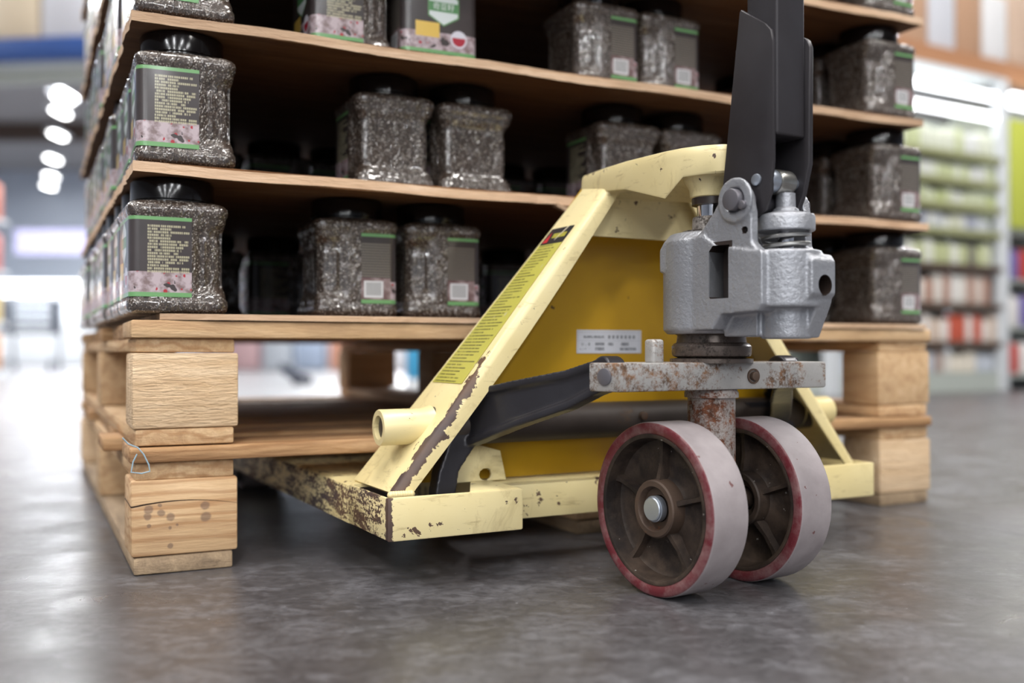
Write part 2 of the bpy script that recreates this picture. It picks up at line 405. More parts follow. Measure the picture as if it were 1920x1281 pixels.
def lathe(bm, prof, c=(0, 0, 0), axis=(0, 0, 1), seg=48, mats=None, closed=False):
    """prof: list of (r, h) along axis; r=0 ends close"""
    T = axis_mat(c, axis); rings = []
    for r, h in prof:
        if r < 1e-6: rings.append([bm.verts.new(T @ Vector((0, 0, h)))])
        else: rings.append([bm.verts.new(T @ Vector((r*math.cos(2*PI*i/seg), r*math.sin(2*PI*i/seg), h))) for i in range(seg)])
    n = len(rings); pairs = [(i, i+1) for i in range(n-1)] + ([(n-1, 0)] if closed else [])
    for k, (i, j) in enumerate(pairs):
        A, B = rings[i], rings[j]
        for s in range(seg):
            t = (s+1) % seg
            if len(A) == 1 and len(B) == 1: continue
            if len(A) == 1: f = bm.faces.new((A[0], B[s], B[t]))
            elif len(B) == 1: f = bm.faces.new((A[s], B[0], A[t]))
            else: f = bm.faces.new((A[s], B[s], B[t], A[t]))
            if mats: f.material_index = mats[k]
def cyl(bm, c, axis, r, h, bev=0., seg=32, r2=None):
    r2 = r if r2 is None else r2
    if bev: p = [(0, 0), (r-bev, 0), (r-bev*.3, bev*.3), (r, bev), (r2, h-bev), (r2-bev*.3, h-bev*.3), (r2-bev, h), (0, h)]
    else: p = [(0, 0), (r, 0), (r2, h), (0, h)]
    lathe(bm, p, c, axis, seg)
def tube(bm, pts, r, seg=12, cap=True):
    pts = [Vector(p) for p in pts]; rings = []
    rr = r if isinstance(r, (list, tuple)) else [r]*len(pts)
    up = None
    for i, p in enumerate(pts):
        d = (pts[min(i+1, len(pts)-1)]-pts[max(i-1, 0)]).normalized()
        if up is None: up = d.orthogonal().normalized()
        up = (up-d*up.dot(d)).normalized(); w = d.cross(up)
        rings.append([bm.verts.new(p+(up*math.cos(2*PI*k/seg)+w*math.sin(2*PI*k/seg))*rr[i]) for k in range(seg)])
    for A, B in zip(rings, rings[1:]):
        for k in range(seg): bm.faces.new((A[k], A[(k+1) % seg], B[(k+1) % seg], B[k]))
    if cap: bm.faces.new(list(reversed(rings[0]))); bm.faces.new(rings[-1])
def loft(bm, sections, cap=True, closed=True, mat=0):
    rings = [[bm.verts.new(p) for p in s] for s in sections]
    n = len(rings[0]); m = n if closed else n-1
    for A, B in zip(rings, rings[1:]):
        for k in range(m):
            f = bm.faces.new((A[k], A[(k+1) % n], B[(k+1) % n], B[k])); f.material_index = mat
    if cap: bm.faces.new(list(reversed(rings[0]))); bm.faces.new(rings[-1])
def bake(o, mods):
    """apply a few modifiers by evaluating the object, leaving one plain mesh"""
    for kind, kw in mods:
        md = o.modifiers.new(kind, kind)
        for k, v in kw.items(): setattr(md, k, v)
    bpy.context.view_layer.update()
    dg = bpy.context.evaluated_depsgraph_get(); ev = o.evaluated_get(dg)
    me = bpy.data.meshes.new_from_object(ev, depsgraph=dg)
    old = o.data; o.modifiers.clear(); o.data = me; bpy.data.meshes.remove(old)
    me.polygons.foreach_set('use_smooth', [True]*len(me.polygons))
    return o
def tmp(bm):
    bmesh.ops.recalc_face_normals(bm, faces=bm.faces)
    me = bpy.data.meshes.new('cut'); bm.to_mesh(me); bm.free(); o = bpy.data.objects.new('cut', me); COL.objects.link(o); return o
def kill(o): me = o.data; bpy.data.objects.remove(o); bpy.data.meshes.remove(me)
BM = bmesh.new

# ------------------------------------------------------------------ pallets
TH = math.radians(26); PX, PY = -.4255, 1.119
cP, sP = math.cos(TH), math.sin(TH)
def pw(u, v, z=0.): return (PX+cP*u-sP*v, PY+sP*u+cP*v, z)
W, D = 1.25, 1.15
def pboard(name, mat, parent, u0, u1, v0, v1, z0, z1, bev=.0025, jit=.0006, rz=0., extra=None):
    cu, cv, cz = (u0+u1)/2, (v0+v1)/2, (z0+z1)/2
    bm = BM(); box(bm, u0-cu, u1-cu, v0-cv, v1-cv, z0-cz, z1-cz, bev, 2, jit=jit)
    if extra: extra(bm)
    o = finish(bm, name, mat, parent, loc=(cu, cv, cz)); o.rotation_euler.z = rz; return o
def pallet(label, z, zs, du, dv, top_mat, runner_mat, blocks_first, rz=0., lower=False):
    """zs: runner top, block top, stringer top, deck top"""
    t = empty('wooden_pallet', label, 'pallet', (*pw(du, dv)[:2], z), TH+rz, 'stacked wooden pallets')
    us = [(0, .113), (.57, .683), (W-.113, W)]; vs = [(0, .08), (.53, .61), (D-.08, D)]
    for i, (a, b) in enumerate(us):
        pboard('bottom_board', runner_mat if lower else 'wood_v', t, a+.001, b-.003, .0, D, 0, zs[0]-.0006)
        pboard('stringer_board', 'wood_v', t, a+.002, b-.002, .002, D, zs[1]+.0004, zs[2]-.0004)
        for j, (c, d) in enumerate(vs):
            first = i == 0 and j == 0
            pboard('block', blocks_first if first else random.choice(['wood_blk2', 'wood_pale', 'wood_blk2']), t, a-.002, b+.002, c-.001, d, zs[0], zs[1], .003,
                   .0005, random.uniform(-.02, .02) if not first else 0)
    n = 8; w = .098; gap = (D-w)/(n-1)
    for k in range(n):
        v0 = k*gap; e = random.uniform(-.008, .012)
        if lower and k == 1: e = -.022
        z0, z1 = zs[2], zs[3]
        if k == 0: pboard('deck_board', top_mat, t, -.004, W, -.006, w, z0, z1, .003)
        else: pboard('deck_board', 'wood_u', t, e, W+random.uniform(-.004, .004), v0, v0+w, z0, z1)
    return t
low = pallet('lower wooden pallet, standing on the concrete with a stained corner block', 0.0006, (.020, .106, .127, .1435), 0, 0, 'wood_u', 'wood_old', 'wood_block', 0., True)
upp = pallet('upper wooden pallet, carrying the jars, with a pale rough corner block', .1455, (.0195, .1055, .1230, .1425), 0.001, 0.002, 'wood_front', 'wood_v', 'wood_pale')

# plastic strapping curl at the corner
bm = BM()
pts = [(-.012, -.010, .157), (-.006, -.009, .150), (.004, -.0095, .1455), (.010, -.0105, .138), (.0155, -.0115, .126), (.0165, -.012, .1185), (.008, -.0115, .1165), (-.003, -.0115, .1185), (-.001, -.0115, .130), (.003, -.0115, .1385)]
tube(bm, [pw(*p) for p in pts], .0008, 8)
tag(finish(bm, 'string', plain('pale_blue_string', (150, 176, 190), .4)), 'thin pale blue string hanging in a loop at the pallets\' left corner', 'string')

# ------------------------------------------------------------------ fibreboard sheets
LZ = [.2890, .4535, .6240, .7945, .9650]      # undersides
ST = .0115
ORD = ['first', 'second', 'third', 'fourth', 'fifth', 'sixth', 'seventh', 'eighth', 'ninth', 'tenth']
SL = ['lowest brown fibreboard sheet, lying directly on the upper pallet', 'second brown fibreboard sheet from the bottom, with a split and torn front edge',
      'third brown fibreboard sheet from the bottom, right above the second layer of jars', 'fourth brown fibreboard sheet from the bottom, its underside showing at the top',
      'fifth brown fibreboard sheet, highest of the stack, seen at the top left']
for k, z in enumerate(LZ):
    t = ST if k else .0070
    u1 = [1.235, 1.238, 1.228, 1.232, 1.23][k]; u0 = [.028, -.002, -.004, -.004, -.004][k]
    v0 = [-.008, -.012, -.010, -.006, -.006][k]; v1 = 1.15
    N = 90
    fr = []
    for i in range(N+1):
        u = u0+(u1-u0)*i/N
        j = random.uniform(-.0011, .0011)
        if k == 1 and .50 < u < .66: j += random.uniform(0., .006)
        if k == 0 and u < .09: j += (.09-u)*.12
        fr.append((u, v0+j))
    lf = [(u0+random.uniform(-.002, .002), v0+(v1-v0)*i/60) for i in range(1, 60)]
    outline = fr+[(u1, v1), (u0, v1)]+list(reversed(lf))
    bm = BM()
    sag = lambda u, v: -.0035*math.sin(PI*min(max(u, 0), 1.22)/1.22)*(1 if k > 0 else 0)+.0012*math.sin(u*23+k*2)*(k > 0)
    a = [bm.verts.new((x, y, z+sag(x, y))) for x, y in outline]; b = [bm.verts.new((x, y, z+t+sag(x, y))) for x, y in outline]
    tri = tessellate_polygon([[Vector((x, y, 0)) for x, y in outline]])
    for q in tri:
        bm.faces.new([a[i] for i in q]); bm.faces.new([b[i] for i in reversed(q)])
    n = len(outline)
    for i in range(n):
        j = (i+1) % n; f = bm.faces.new((a[i], a[j], b[j], b[i])); f.material_index = 1
    o = finish(bm, 'fibreboard_sheet', ['sheet', 'sheet_edge'], None, 20)
    o.location = (PX, PY, 0); o.rotation_euler.z = TH
    tag(o, SL[k], 'board', 'fibreboard sheets between the jar layers')
    if k == 1:     # the torn strip hanging under the split edge
        bm = BM()
        pts = [(.535, -.0125, z-.0005), (.55, -.0145, z-.006), (.575, -.0155, z-.0085), (.61, -.0145, z-.0065), (.645, -.0125, z-.001)]
        loft(bm, [[(x, y, q), (x, y+.012, q+.001), (x, y+.013, q-.004), (x, y+.001, q-.0075+abs(i-2)*.0016)] for i, (x, y, q) in enumerate(pts)])
        s = finish(bm, 'torn_splinter', 'sheet_edge', o, 20); s['label'] = 'torn strip hanging from the split edge'

# ------------------------------------------------------------------ jars
A = .0538
def outline_pts(a, r=.012, n=4, m=18):
    P = []
    for q in range(4):
        ca, sa = [(1, -1), (1, 1), (-1, 1), (-1, -1)][q]
        cx, cy = ca*(a-r), sa*(a-r); st = -PI/2+q*PI/2
        for i in range(n+1): P.append((cx+r*math.cos(st+i*PI/2/n), cy+r*math.sin(st+i*PI/2/n)))
        # straight run to the next corner
        ex, ey = cx+r*math.cos(st+PI/2), cy+r*math.sin(st+PI/2)
        nx, ny = [(1, 1), (-1, 1), (-1, -1), (1, -1)][q]; st2 = st+PI/2
        fx, fy = nx*(a-r)+r*math.cos(st2), ny*(a-r)+r*math.sin(st2)
        for i in range(1, m): P.append((ex+(fx-ex)*i/m, ey+(fy-ey)*i/m))
    return P
def sm(a, b, x): t = min(1, max(0, (x-a)/(b-a))); return t*t*(3-2*t)
def bodypos(x, y, h):
    w = sm(.020, .034, h)*(1-sm(.092, .108, h))
    ax = sm(.0165, .0205, x)*(1-sm(.0505, .0535, x))
    s = 1 if y > 0 else -1
    if abs(y) > A-.014:      # window recess, ribs
        d = .0062*ax*w
        if .024 < x < .049 and .034 < h < .088: d -= .0034*max(0, math.sin((x-.024)/.025*3*PI))*sm(.034, .038, h)*(1-sm(.084, .088, h))
        y -= s*d
    y *= 1-.15*w*sm(.034, .052, x)
    if x > A-.006: x -= .005*w*(1-.4*sm(.02, .04, abs(y)))
    return x, y
def jar_body():
    bm = BM(); base = outline_pts(1., .22)
    prof = [(.0, .93), (.0015, .985), (.004, 1.03), (.009, 1.042), (.014, 1.035), (.0175, 1.0)]+[(.0175+i*(.0915/30), 1.0) for i in range(1, 31)] + \
           [(.1115, 1.012), (.114, 1.038), (.118, 1.048), (.122, 1.035), (.1255, .985), (.128, .90)]
    rings = []
    for h, s in prof:
        ring = []
        for x, y in base:
            X, Y = x*A*s, y*A*s
            X, Y = bodypos(X, Y, h); ring.append(bm.verts.new((X, Y, h)))
        rings.append(ring)
    for R, Q in zip(rings, rings[1:]):
        n = len(R)
        for i in range(n): bm.faces.new((R[i], R[(i+1) % n], Q[(i+1) % n], Q[i]))
    bm.faces.new(list(reversed(rings[0])))
    c = []
    for x, y in base:
        an = math.atan2(y, x); c.append(bm.verts.new((.043*math.cos(an), .043*math.sin(an), .1315)))
    n = len(c)
    for i in range(n): bm.faces.new((rings[-1][i], rings[-1][(i+1) % n], c[(i+1) % n], c[i]))
    bm.faces.new(c)
    return bm
def jar_label():
    bm = BM(); uvl = bm.loops.layers.uv.new('UVMap'); a = A+.0006; r = .0118
    path = [(.0135, -a), (0, -a), (-a+r, -a)]
    for i in range(1, 7): t = -PI/2-i*PI/12; path.append((-a+r+r*math.cos(t), -a+r+r*math.sin(t)))
    path.append((-a, 0)); 
    for i in range(0, 7): t = PI-i*PI/12; path.append((-a+r+r*math.cos(t), a-r+r*math.sin(t)))
    path.append((-.004, a))
    L = [0]
    for p, q in zip(path, path[1:]): L.append(L[-1]+math.dist(p, q))
    s0 = .0135+A-.002; hs = [.0185, .0235, .06, .105, .1095]
    G = [[bm.verts.new((x, y, h)) for h in hs] for x, y in path]
    for i in range(len(path)-1):
        for j in range(len(hs)-1):
            f = bm.faces.new((G[i][j], G[i+1][j], G[i+1][j+1], G[i][j+1]))
            for lp, (ii, jj) in zip(f.loops, ((i, j), (i+1, j), (i+1, j+1), (i, j+1))): lp[uvl].uv = (s0-L[ii], hs[jj])
    return bm
def jar_lid():
    bm = BM(); prof = [(.0, .1320), (.0462, .1320), (.0475, .1328), (.0475, .1530), (.0468, .1548), (.0445, .1556), (.0415, .1550), (.0, .1550)]
    lathe(bm, prof, seg=56); 
    lathe(bm, [(.0425, .1285), (.0455, .1290), (.0455, .1318), (.0425, .1318)], seg=48, closed=True)
    return bm
def make_jar():
    t = empty('seed_jar', '', 'jar')
    finish(jar_body(), 'jar_body', 'seeds', t, 60); finish(jar_lid(), 'jar_lid', 'lid', t, 40); finish(jar_label(), 'jar_label', 'label', t, 60)
    return t
proto = make_jar(); used = [False]
def put_jar(u, v, k, rot, label, group, yaw=0.):
    if used[0]:
        r = proto.copy(); COL.objects.link(r)
        for ch in proto.children:
            if ch.name.startswith('brand'): continue
            c = ch.copy(); COL.objects.link(c); c.parent = r
    else: r = proto; used[0] = True
    zz = LZ[k]+(ST if k else .0070)+.0004
    sg = (-.0035*math.sin(PI*min(max(u, 0), 1.22)/1.22)+.0014) if k else 0
    r.location = (*pw(u, v)[:2], zz+sg); r.rotation_euler = (0, 0, TH+math.radians(rot)+yaw)
    r['label'] = label; r['category'] = 'jar'; r['group'] = group
    return r
LN = ['lowest', 'second', 'third', 'fourth', 'fifth']
H = A*1.05; P_ = .1142
for k in range(5):
    for j in range(10):
        if k == 4 and j < 5: continue
        if k == 3 and j < 1: continue
        jit = random.uniform(-.003, .003) if j else 0
        uu = [.048, .0575, .055, .055, .055][k]+jit; vv = [.052, .046, .052, .055, .055][k]+j*P_
        if k == 0 and j == 0: lab = 'jar at the front left corner of the lowest layer, showing rows of pale print'
        elif k == 1 and j == 0: lab = 'jar at the front left corner of the second layer, showing rows of pale print'
        elif k == 2 and j == 0: lab = 'jar at the front left corner of the third layer, only its foot in the picture'
        else: lab = 'jar of seeds, %s from the front in the left column of the %s layer' % (ORD[j], LN[k])
        put_jar(uu, vv, k, 0, lab, 'jars down the left side of the %s layer' % LN[k], [.02, -.03, .02, 0, 0][k]*(j == 0)+random.uniform(-.01, .01)*(j > 0))
mid = [(0, .278, .106, 180, 'left jar of the pair in the middle of the lowest layer, bar code showing'),
       (0, .399, .108, 180, 'right jar of the pair in the middle of the lowest layer, bar code showing'),
       (1, .330, .106, -90, 'second layer jar turned to its unlabelled waisted side, left one of the left pair'),
       (1, .447, .108, -90, 'second layer jar turned to its unlabelled waisted side, right one of the left pair'),
       (1, .697, .108, -90, 'second layer jar just above the yellow head, left one of that pair'),
       (1, .812, .112, -90, 'second layer jar above the yellow head, the one next to the black handle'),
       (2, .270, .106, 0, 'third layer jar with rows of pale text, left of the hexagon jar'),
       (2, .393, .106, 90, 'jar on the third layer with a white hexagon and yellow box on its label'),
       (2, .655, .104, 180, 'third layer jar right of the hexagon jar, nearer of that pair to it'),
       (2, .7695, .108, 180, 'third layer jar right of the hexagon jar, last before the black handle')]
hexjar = None
for k, u, v, rot, lab in mid:
    r = put_jar(u, v, k, rot, lab, 'jars standing in pairs along the front', random.uniform(-.02, .02))
    if 'hexagon and' in lab: hexjar = r
def text_mesh(txt, size, name, mat, parent, loc, rot, label=None):
    cu = bpy.data.curves.new(name, 'FONT'); cu.body = txt; cu.size = size; cu.align_x = 'CENTER'; cu.align_y = 'CENTER'; cu.extrude = .0001
    o = bpy.data.objects.new(name, cu); COL.objects.link(o); bpy.context.view_layer.update()
    me = bpy.data.meshes.new_from_object(o.evaluated_get(bpy.context.evaluated_depsgraph_get())); bpy.data.objects.remove(o)
    me.materials.clear(); me.materials.append(M[mat]); o = bpy.data.objects.new(name, me); COL.objects.link(o)
    o.parent = parent; o.location = loc; o.rotation_euler = rot
    return o
text_mesh('\u5947\u4e9a\u7c7d', .0105, 'brand_print', 'white_print', [c for c in hexjar.children if c.name.startswith('jar_label')][0], (-A-.0009, -.004, .082), (PI/2, 0, -PI/2))
for k in range(4):
    for j in range(4):
        jit = random.uniform(-.003, .003) if j else 0
        uu = [1.192, 1.190, 1.176, 1.172][k]+jit; vv = [.062, .060, .060, .058][k]+j*P_
        lab = ('jar at the front right corner of the %s layer, bar code side facing out' % LN[k]) if j == 0 else 'jar of seeds, %s from the front in the right column of the %s layer' % (ORD[j], LN[k])
        put_jar(uu, vv, k, 180, lab, 'jars down the right side of the %s layer' % LN[k], random.uniform(-.02, .02))
for k in range(4):
    for j in range(9):
        put_jar(.175+j*.1145, .60+random.uniform(-.01, .01), k, 0, 'dark jar standing far back in the shadow of the %s layer' % LN[k], 'jars deep in the shadow of the %s layer' % LN[k], random.uniform(-.02, .02))

# ------------------------------------------------------------------ pallet truck
TT = math.radians(28); TX, TY = -.129, 1.037
truck = empty('pallet_truck', 'yellow manual pallet truck with chipped paint and a black handle, forks pushed under the pallets', 'pallet truck', (TX, TY, 0), TT)
def part(bm, name, mat, parent=truck, smooth=35, label=None):
    o = finish(bm, name, mat, parent, smooth)
    if label: o['label'] = label
    return o
UA, UB, UC = .018, .692, .355      # outer feet of the A frame and its centre line
DIR = Vector((.6145, .789)); NRM = Vector((.789, -.6145))
def leg_bm(mirror=False):
    bm = BM()
    def sec(t, vb, lip):
        ox, oz = UA+DIR.x*t, .106+DIR.y*t
        prof = [(lip, .020), (.009, .020), (.0045, .0212), (.0013, .0244), (0, .029), (0, vb), (.004, vb), (.004, .030), (.006, .0255), (.0095, .024), (lip, .024)]
        out = []
        for d, v in prof:
            u, z = ox+NRM.x*d, oz+NRM.y*d
            out.append(Vector(((2*UC-u) if mirror else u, v, z)))
        return out
    S = []
    n = 10
    for i in range(n+1):
        t = -.006+(.455)*i/n
        S.append(sec(t, .150-.068*i/n, .017+.007*math.sin(PI*i/n)))
    loft(bm, S)
    return bm
part(leg_bm(), 'frame_leg', 'yel_leg', label='left slanting leg with a dark chipped edge')
part(leg_bm(True), 'frame_leg', 'yel_leg2', label='right slanting leg with a chipped edge')
# head
bm = BM()
pl = [(.291, .086), (.285, .03), (.283, -.02), (.2815, -.10), (.283, -.130), (.292, -.156), (.306, -.171), (.33, -.177), (.354, -.171), (.372, -.156), (.380, -.13), (.383, -.10), (.400, -.02), (.420, .03), (.425, .086)]
rings = []
C0 = Vector((.335, -.02))
def hring(z0, k, dz=0):
    out = []
    for (u, v) in pl:
        q = C0+(Vector((u, v))-C0)*k
        low = 0
        if z0 == 'b':
            z = .446-.031*sm(-.01, .125, -v)+.0015*math.sin(v*110)
            if v < -.128: z = .4385
        else: z = .4735 if v > -.02 else .4735-.004*sm(.02, .17, -v)
        out.append(Vector((q.x, q.y, z+dz)))
    return out
loft(bm, [hring('b', .985), hring('b', 1., .002), hring('t', 1., -.010), hring('t', .993, -.004), hring('t', .975, -.001), hring('t', .94)])
part(bm, 'frame_head', 'yel', label='rounded head plate over the piston')
bm = BM(); lathe(bm, [(0, .455), (.036, .455), (.029, .436), (.0235, .428), (.0225, .4195), (.021, .4185), (0, .4185)], (.3235, -.126, 0)); part(bm, 'head_boss', 'yel')
bm = BM(); cyl(bm, (.3365, -.146, .4285), (.1, -1, 0), .0048, .009, .001, 16); part(bm, 'grease_fitting', 'zinc')
# apron below the head: front web, sloped gusset and back panel
bm = BM(); prism(bm, [(.244, .3925), (.466, .3925), (.423, .445), (.418, .468), (.292, .468), (.286, .445)], .040, .044)
part(bm, 'front_web', 'yel')
bm = BM()
def Lz(z, d=.0045): t = (z-.106)/.789; return UA+DIR.x*t+NRM.x*d*1.6
pts = [(Lz(.100), .100), (2*UC-Lz(.100), .100), (2*UC-Lz(.465), .465), (Lz(.465), .465)]
prism(bm, pts, .096, .100); part(bm, 'back_panel', 'yel_shaded')
def uvquad(P4, name, mat, parent, div=1, th=.0003):
    bm = BM(); uvl = bm.loops.layers.uv.new('UVMap'); vs = [bm.verts.new(p) for p in P4]; f = bm.faces.new(vs)
    for lp, uv in zip(f.loops, ((0, 0), (1, 0), (1, 1), (0, 1))): lp[uvl].uv = uv
    nrm = (Vector(P4[1])-Vector(P4[0])).cross(Vector(P4[3])-Vector(P4[0])).normalized()*th
    r = bmesh.ops.extrude_face_region(bm, geom=[f]); ev = [g for g in r['geom'] if isinstance(g, bmesh.types.BMVert)]
    bmesh.ops.translate(bm, verts=ev, vec=nrm)
    return part(bm, name, mat, parent, 0)
uvquad([(.289, .0955, .2502), (.388, .0955, .2502), (.3885, .0955, .2800), (.2895, .0955, .2800)], 'capacity_sticker', 'plate', truck)['label'] = 'white sticker with rows of small print'
def LP(z, v, off=.0006):
    t = (z-.106)/.789; return Vector((UA+DIR.x*t-NRM.x*off, v, z-NRM.y*off))
def vb(z): return .150-.068*((z-.106)/.789+.006)/.455-.006
st = uvquad([LP(.216, vb(.216)), LP(.216, .040), LP(.382, .036), LP(.382, vb(.382))], 'warning_sticker', 'sticker', truck)
st['label'] = 'long yellow sticker with rows of small dark print'
hd = uvquad([LP(.3822, vb(.382)), LP(.3822, .036), LP(.403, .034), LP(.403, vb(.403))], 'sticker_header', 'st_black', st); hd['label'] = 'black header with a red triangle'
bm = BM()
def tri(bm, pts, off=.0012):
    bm.faces.new([bm.verts.new(LP(z, v, off)) for z, v in pts])
b0 = vb(.39)
tri(bm, [(.3845, b0-.002), (.3845, b0-.014), (.398, b0-.0105)])
part(bm, 'warning_triangle', 'st_red', st, 0)
bm = BM()
for i in range(8):
    v1 = b0-.0185-i*.0039
    tri(bm, [(.3895, v1), (.3895, v1-.0031), (.3955, v1-.0031), (.3955, v1)])
part(bm, 'header_print', 'st_olive', st, 0)
bm = BM(); tri(bm, [(.3865, .060), (.3862, .058), (.4026, .0435), (.4026, .047)], .0016); part(bm, 'scrape', 'st_scrape', st, 0)
# weld beads
bm = BM()
for p, r in (((.2935, .021, .462), .0055), ((.292, .0215, .448), .004), ((.289, .0225, .442), .004)):
    bmesh.ops.create_icosphere(bm, subdivisions=2, radius=r, matrix=Matrix.Translation(p))
part(bm, 'weld_bead', 'yel')
bm = BM()
for i in range(9): bmesh.ops.create_icosphere(bm, subdivisions=2, radius=.0042, matrix=Matrix.Translation((.010+.0028*i, .0175-.0002*i, .1005)))
part(bm, 'weld_bead', 'yel')
# axle boss on the left leg
bm = BM()
lathe(bm, [(.0135, .007), (.0135, 0.0), (.0195, 0.), (.0203, .0012), (.0203, .05), (.0235, .062)], (.016, .072, .168), (1, 0, .0), 40)
part(bm, 'axle_boss', 'yel')
bm = BM(); cyl(bm, (.021, .072, .168), (1, 0, 0), .0134, .03, .001); cyl(bm, (.0195, .070, .170), (1, 0, 0), .009, .004, .001); part(bm, 'boss_plug', 'grime')
bm = BM(); lathe(bm, [(.0195, 0), (.0203, .0012), (.0203, .05), (.0235, .062)], (.694, .072, .168), (-1, 0, 0), 40); part(bm, 'axle_boss', 'yel')
# forks
def fork(u0, mir, mat):
    t = bpy.data.objects.new('fork', None); COL.objects.link(t); t.parent = truck
    u1 = u0+.160; zb, zt = .055, .0995
    bm = BM()
    # folded channel: side walls and top, tapering at the tip
    def sec(v, zb_, ins):
        a, b = u0+ins, u1-ins; r = .008; th = .004
        return [Vector(p) for p in ((a, v, zb_), (a, v, zt-r), (a+r*.3, v, zt-r*.3), (a+r, v, zt), (b-r, v, zt), (b-r*.3, v, zt-r*.3), (b, v, zt-r), (b, v, zb_),
                (b-th, v, zb_), (b-th, v, zt-r), (b-r, v, zt-th), (a+r, v, zt-th), (a+th, v, zt-r), (a+th, v, zb_))]
    loft(bm, [sec(.125, zb, 0), sec(.6, zb, 0), sec(.98, zb, 0), sec(1.06, .066, .012), sec(1.11, .080, .035)])
    # side walls of the open pocket at the heel
    for a, b in ((u0, u0+.004), (u1-.004, u1)):
        ve = .125 if (a == u0) != mir else .060
        box(bm, a, b, .0, max(ve, .126), zb, zt, .0012)
    f = finish(bm, 'fork_channel', mat, t)
    bm = BM()
    box(bm, u0, u1, -.0005, .005, zb-.001, zt+.0005, .0022)
    finish(bm, 'end_plate', mat, t)
    bm = BM()
    if not mir: prism(bm, [(u1-.064, .004), (u1-.003, .004), (u1-.003, .094), (u1-.02, .094)], zt-.003, zt+.0012, 'uv', .001)
    else: prism(bm, [(u0+.003, .004), (u0+.064, .004), (u0+.02, .094), (u0+.003, .094)], zt-.003, zt+.0012, 'uv', .001)
    finish(bm, 'pocket_flange', mat, t)
    bm = BM()
    for dv in (.93, .87): 
        lathe(bm, [(0, 0), (.0185, 0), (.0200, .0015), (.0200, .0685), (.0185, .070), (0, .07)], (u0+.045, dv, .040 if False else .0205), (1, 0, 0), 28)
    w = finish(bm, 'load_roller', 'tread', t)
    bm = BM()
    for uu in (u0+.036, u0+.120): box(bm, uu, uu+.005, .85, .98, .014, .075, .002)
    finish(bm, 'roller_frame', 'black', t)
    return t
fork(0., False, 'yel_fork')['label'] = 'left fork with heavily scraped side'
fork(.55, True, 'yel')['label'] = 'right fork'
bm = BM()
box(bm, .158, .552, .0555, .0595, .0555, .0985, .0012); box(bm, .158, .552, .0555, .118, .0945, .0985, .0012)
part(bm, 'cross_member', 'yel')
bm = BM(); prism(bm, [(.103, .100), (.178, .100), (.170, .135), (.118, .150)], .074, .078, bev=.001, holes=[[(.150+.008*math.cos(a*PI/5), .108+.007*math.sin(a*PI/5)) for a in range(10)]]); part(bm, 'foot_bracket', 'yel')
# rocker shaft and its two arms
bm = BM(); cyl(bm, (.075, .072, .167), (1, 0, 0), .0225, .585, .001, 40); part(bm, 'rocker_shaft', 'grime')
bm = BM(); cyl(bm, (.358, .052, .172), (0, -1, 0), .0052, .008, .0012, 16); cyl(bm, (.145, .052, .164), (0, -1, 0), .005, .005, .001, 16); part(bm, 'shaft_bolt', 'hub_rust', truck)
def arm(mir):
    bm = BM(); X = (lambda u: .640-u+.066*min(1, max(0, (.2-u)/.08))) if mir else (lambda u: u)
    secs = []
    path = [(.200, -.118, .2300, .0165), (.195, -.100, .2250, .018), (.180, -.07, .2120, .021), (.150, -.01, .1950, .026), (.125, .045, .178, .031), (.116, .072, .168, .030)]
    for (u, v, z, h) in path:
        for_w = .0045
        secs.append([Vector((X(u+a), v, z+b)) for a, b in ((-.0095, h), (.0095, h), (.0095, h-.007), (for_w, h-.011), (for_w, -h+.011), (.0095, -h+.007), (.0095, -h), (-.0095, -h), (-.0095, -h+.007), (-for_w, -h+.011), (-for_w, h-.011), (-.0095, h-.007))])
    loft(bm, secs)
    cyl(bm, (X(.212), -.112, .2300), (-1 if not mir else 1, 0, 0), .0185, .022, .002)
    # elbow and foot lever
    loft(bm, [[Vector((X(u+a), v+b, z+c)) for a, b, c in ((-w, -.008, 0), (w, -.008, 0), (w, .014, 0), (-w, .014, 0))] for u, v, z, w in ((.128, .060, .185, .024), (.118, .060, .160, .022), (.103, .056, .138, .016), (.090, .052, .118, .0125), (.085, .050, .094, .0125), (.085, .050, .070, .0125))])
    o = part(bm, 'rocker_arm', 'black_cast', label='%s black lifting arm' % ('right' if mir else 'left'))
    bake(o, [('REMESH', dict(mode='VOXEL', voxel_size=.0016)), ('SMOOTH', dict(iterations=4, factor=.5))])
arm(False); arm(True)

# ---- steering unit (turned a few degrees against the frame)
PR = Matrix.Translation((.3235, -.126, 0)) @ Matrix.Rotation(math.radians(6), 4, 'Z')
def pp(bm, name, mat, parent=truck, smooth=35, label=None, mods=None):
    o = part(bm, name, mat, parent, smooth, label)
    if mods: bake(o, mods)
    return o
# turning plate keeps the frame's direction
bm = BM()
pl2 = [(.183, -.156), (.461, -.156), (.463, -.120), (.430, -.085), (.375, -.070), (.285, -.070), (.235, -.092), (.178, -.112), (.1715, -.120)]
prism(bm, pl2, .2125, .2415, 'uv', .0022)
tp = part(bm, 'turning_plate', 'cast_rusty', label='flat steel turning plate with rust along its edge')
bm = BM(); d = Vector((-.951, -.308, 0)); cyl(bm, Vector((.1790, -.1385, .2275)), d, .0088, .0035, .0008, 24); part(bm, 'arm_pin', 'pinsteel', tp)
bm = BM(); cyl(bm, (.3555, -.155, .2265), (0, -1, 0), .0050, .006, .0015, 20); lathe(bm, [(.0062, -.001), (.0062, .0025), (.0082, .0025), (.0082, -.001)], (.3555, -.155, .2265), (0, -1, 0), 24, closed=True); part(bm, 'set_screw', 'hub_rust', tp)
bm = BM(); box(bm, .2285, .2435, -.150, -.134, .2405, .2655, .0032, 3); part(bm, 'stop_lug', 'cast_rusty', tp)
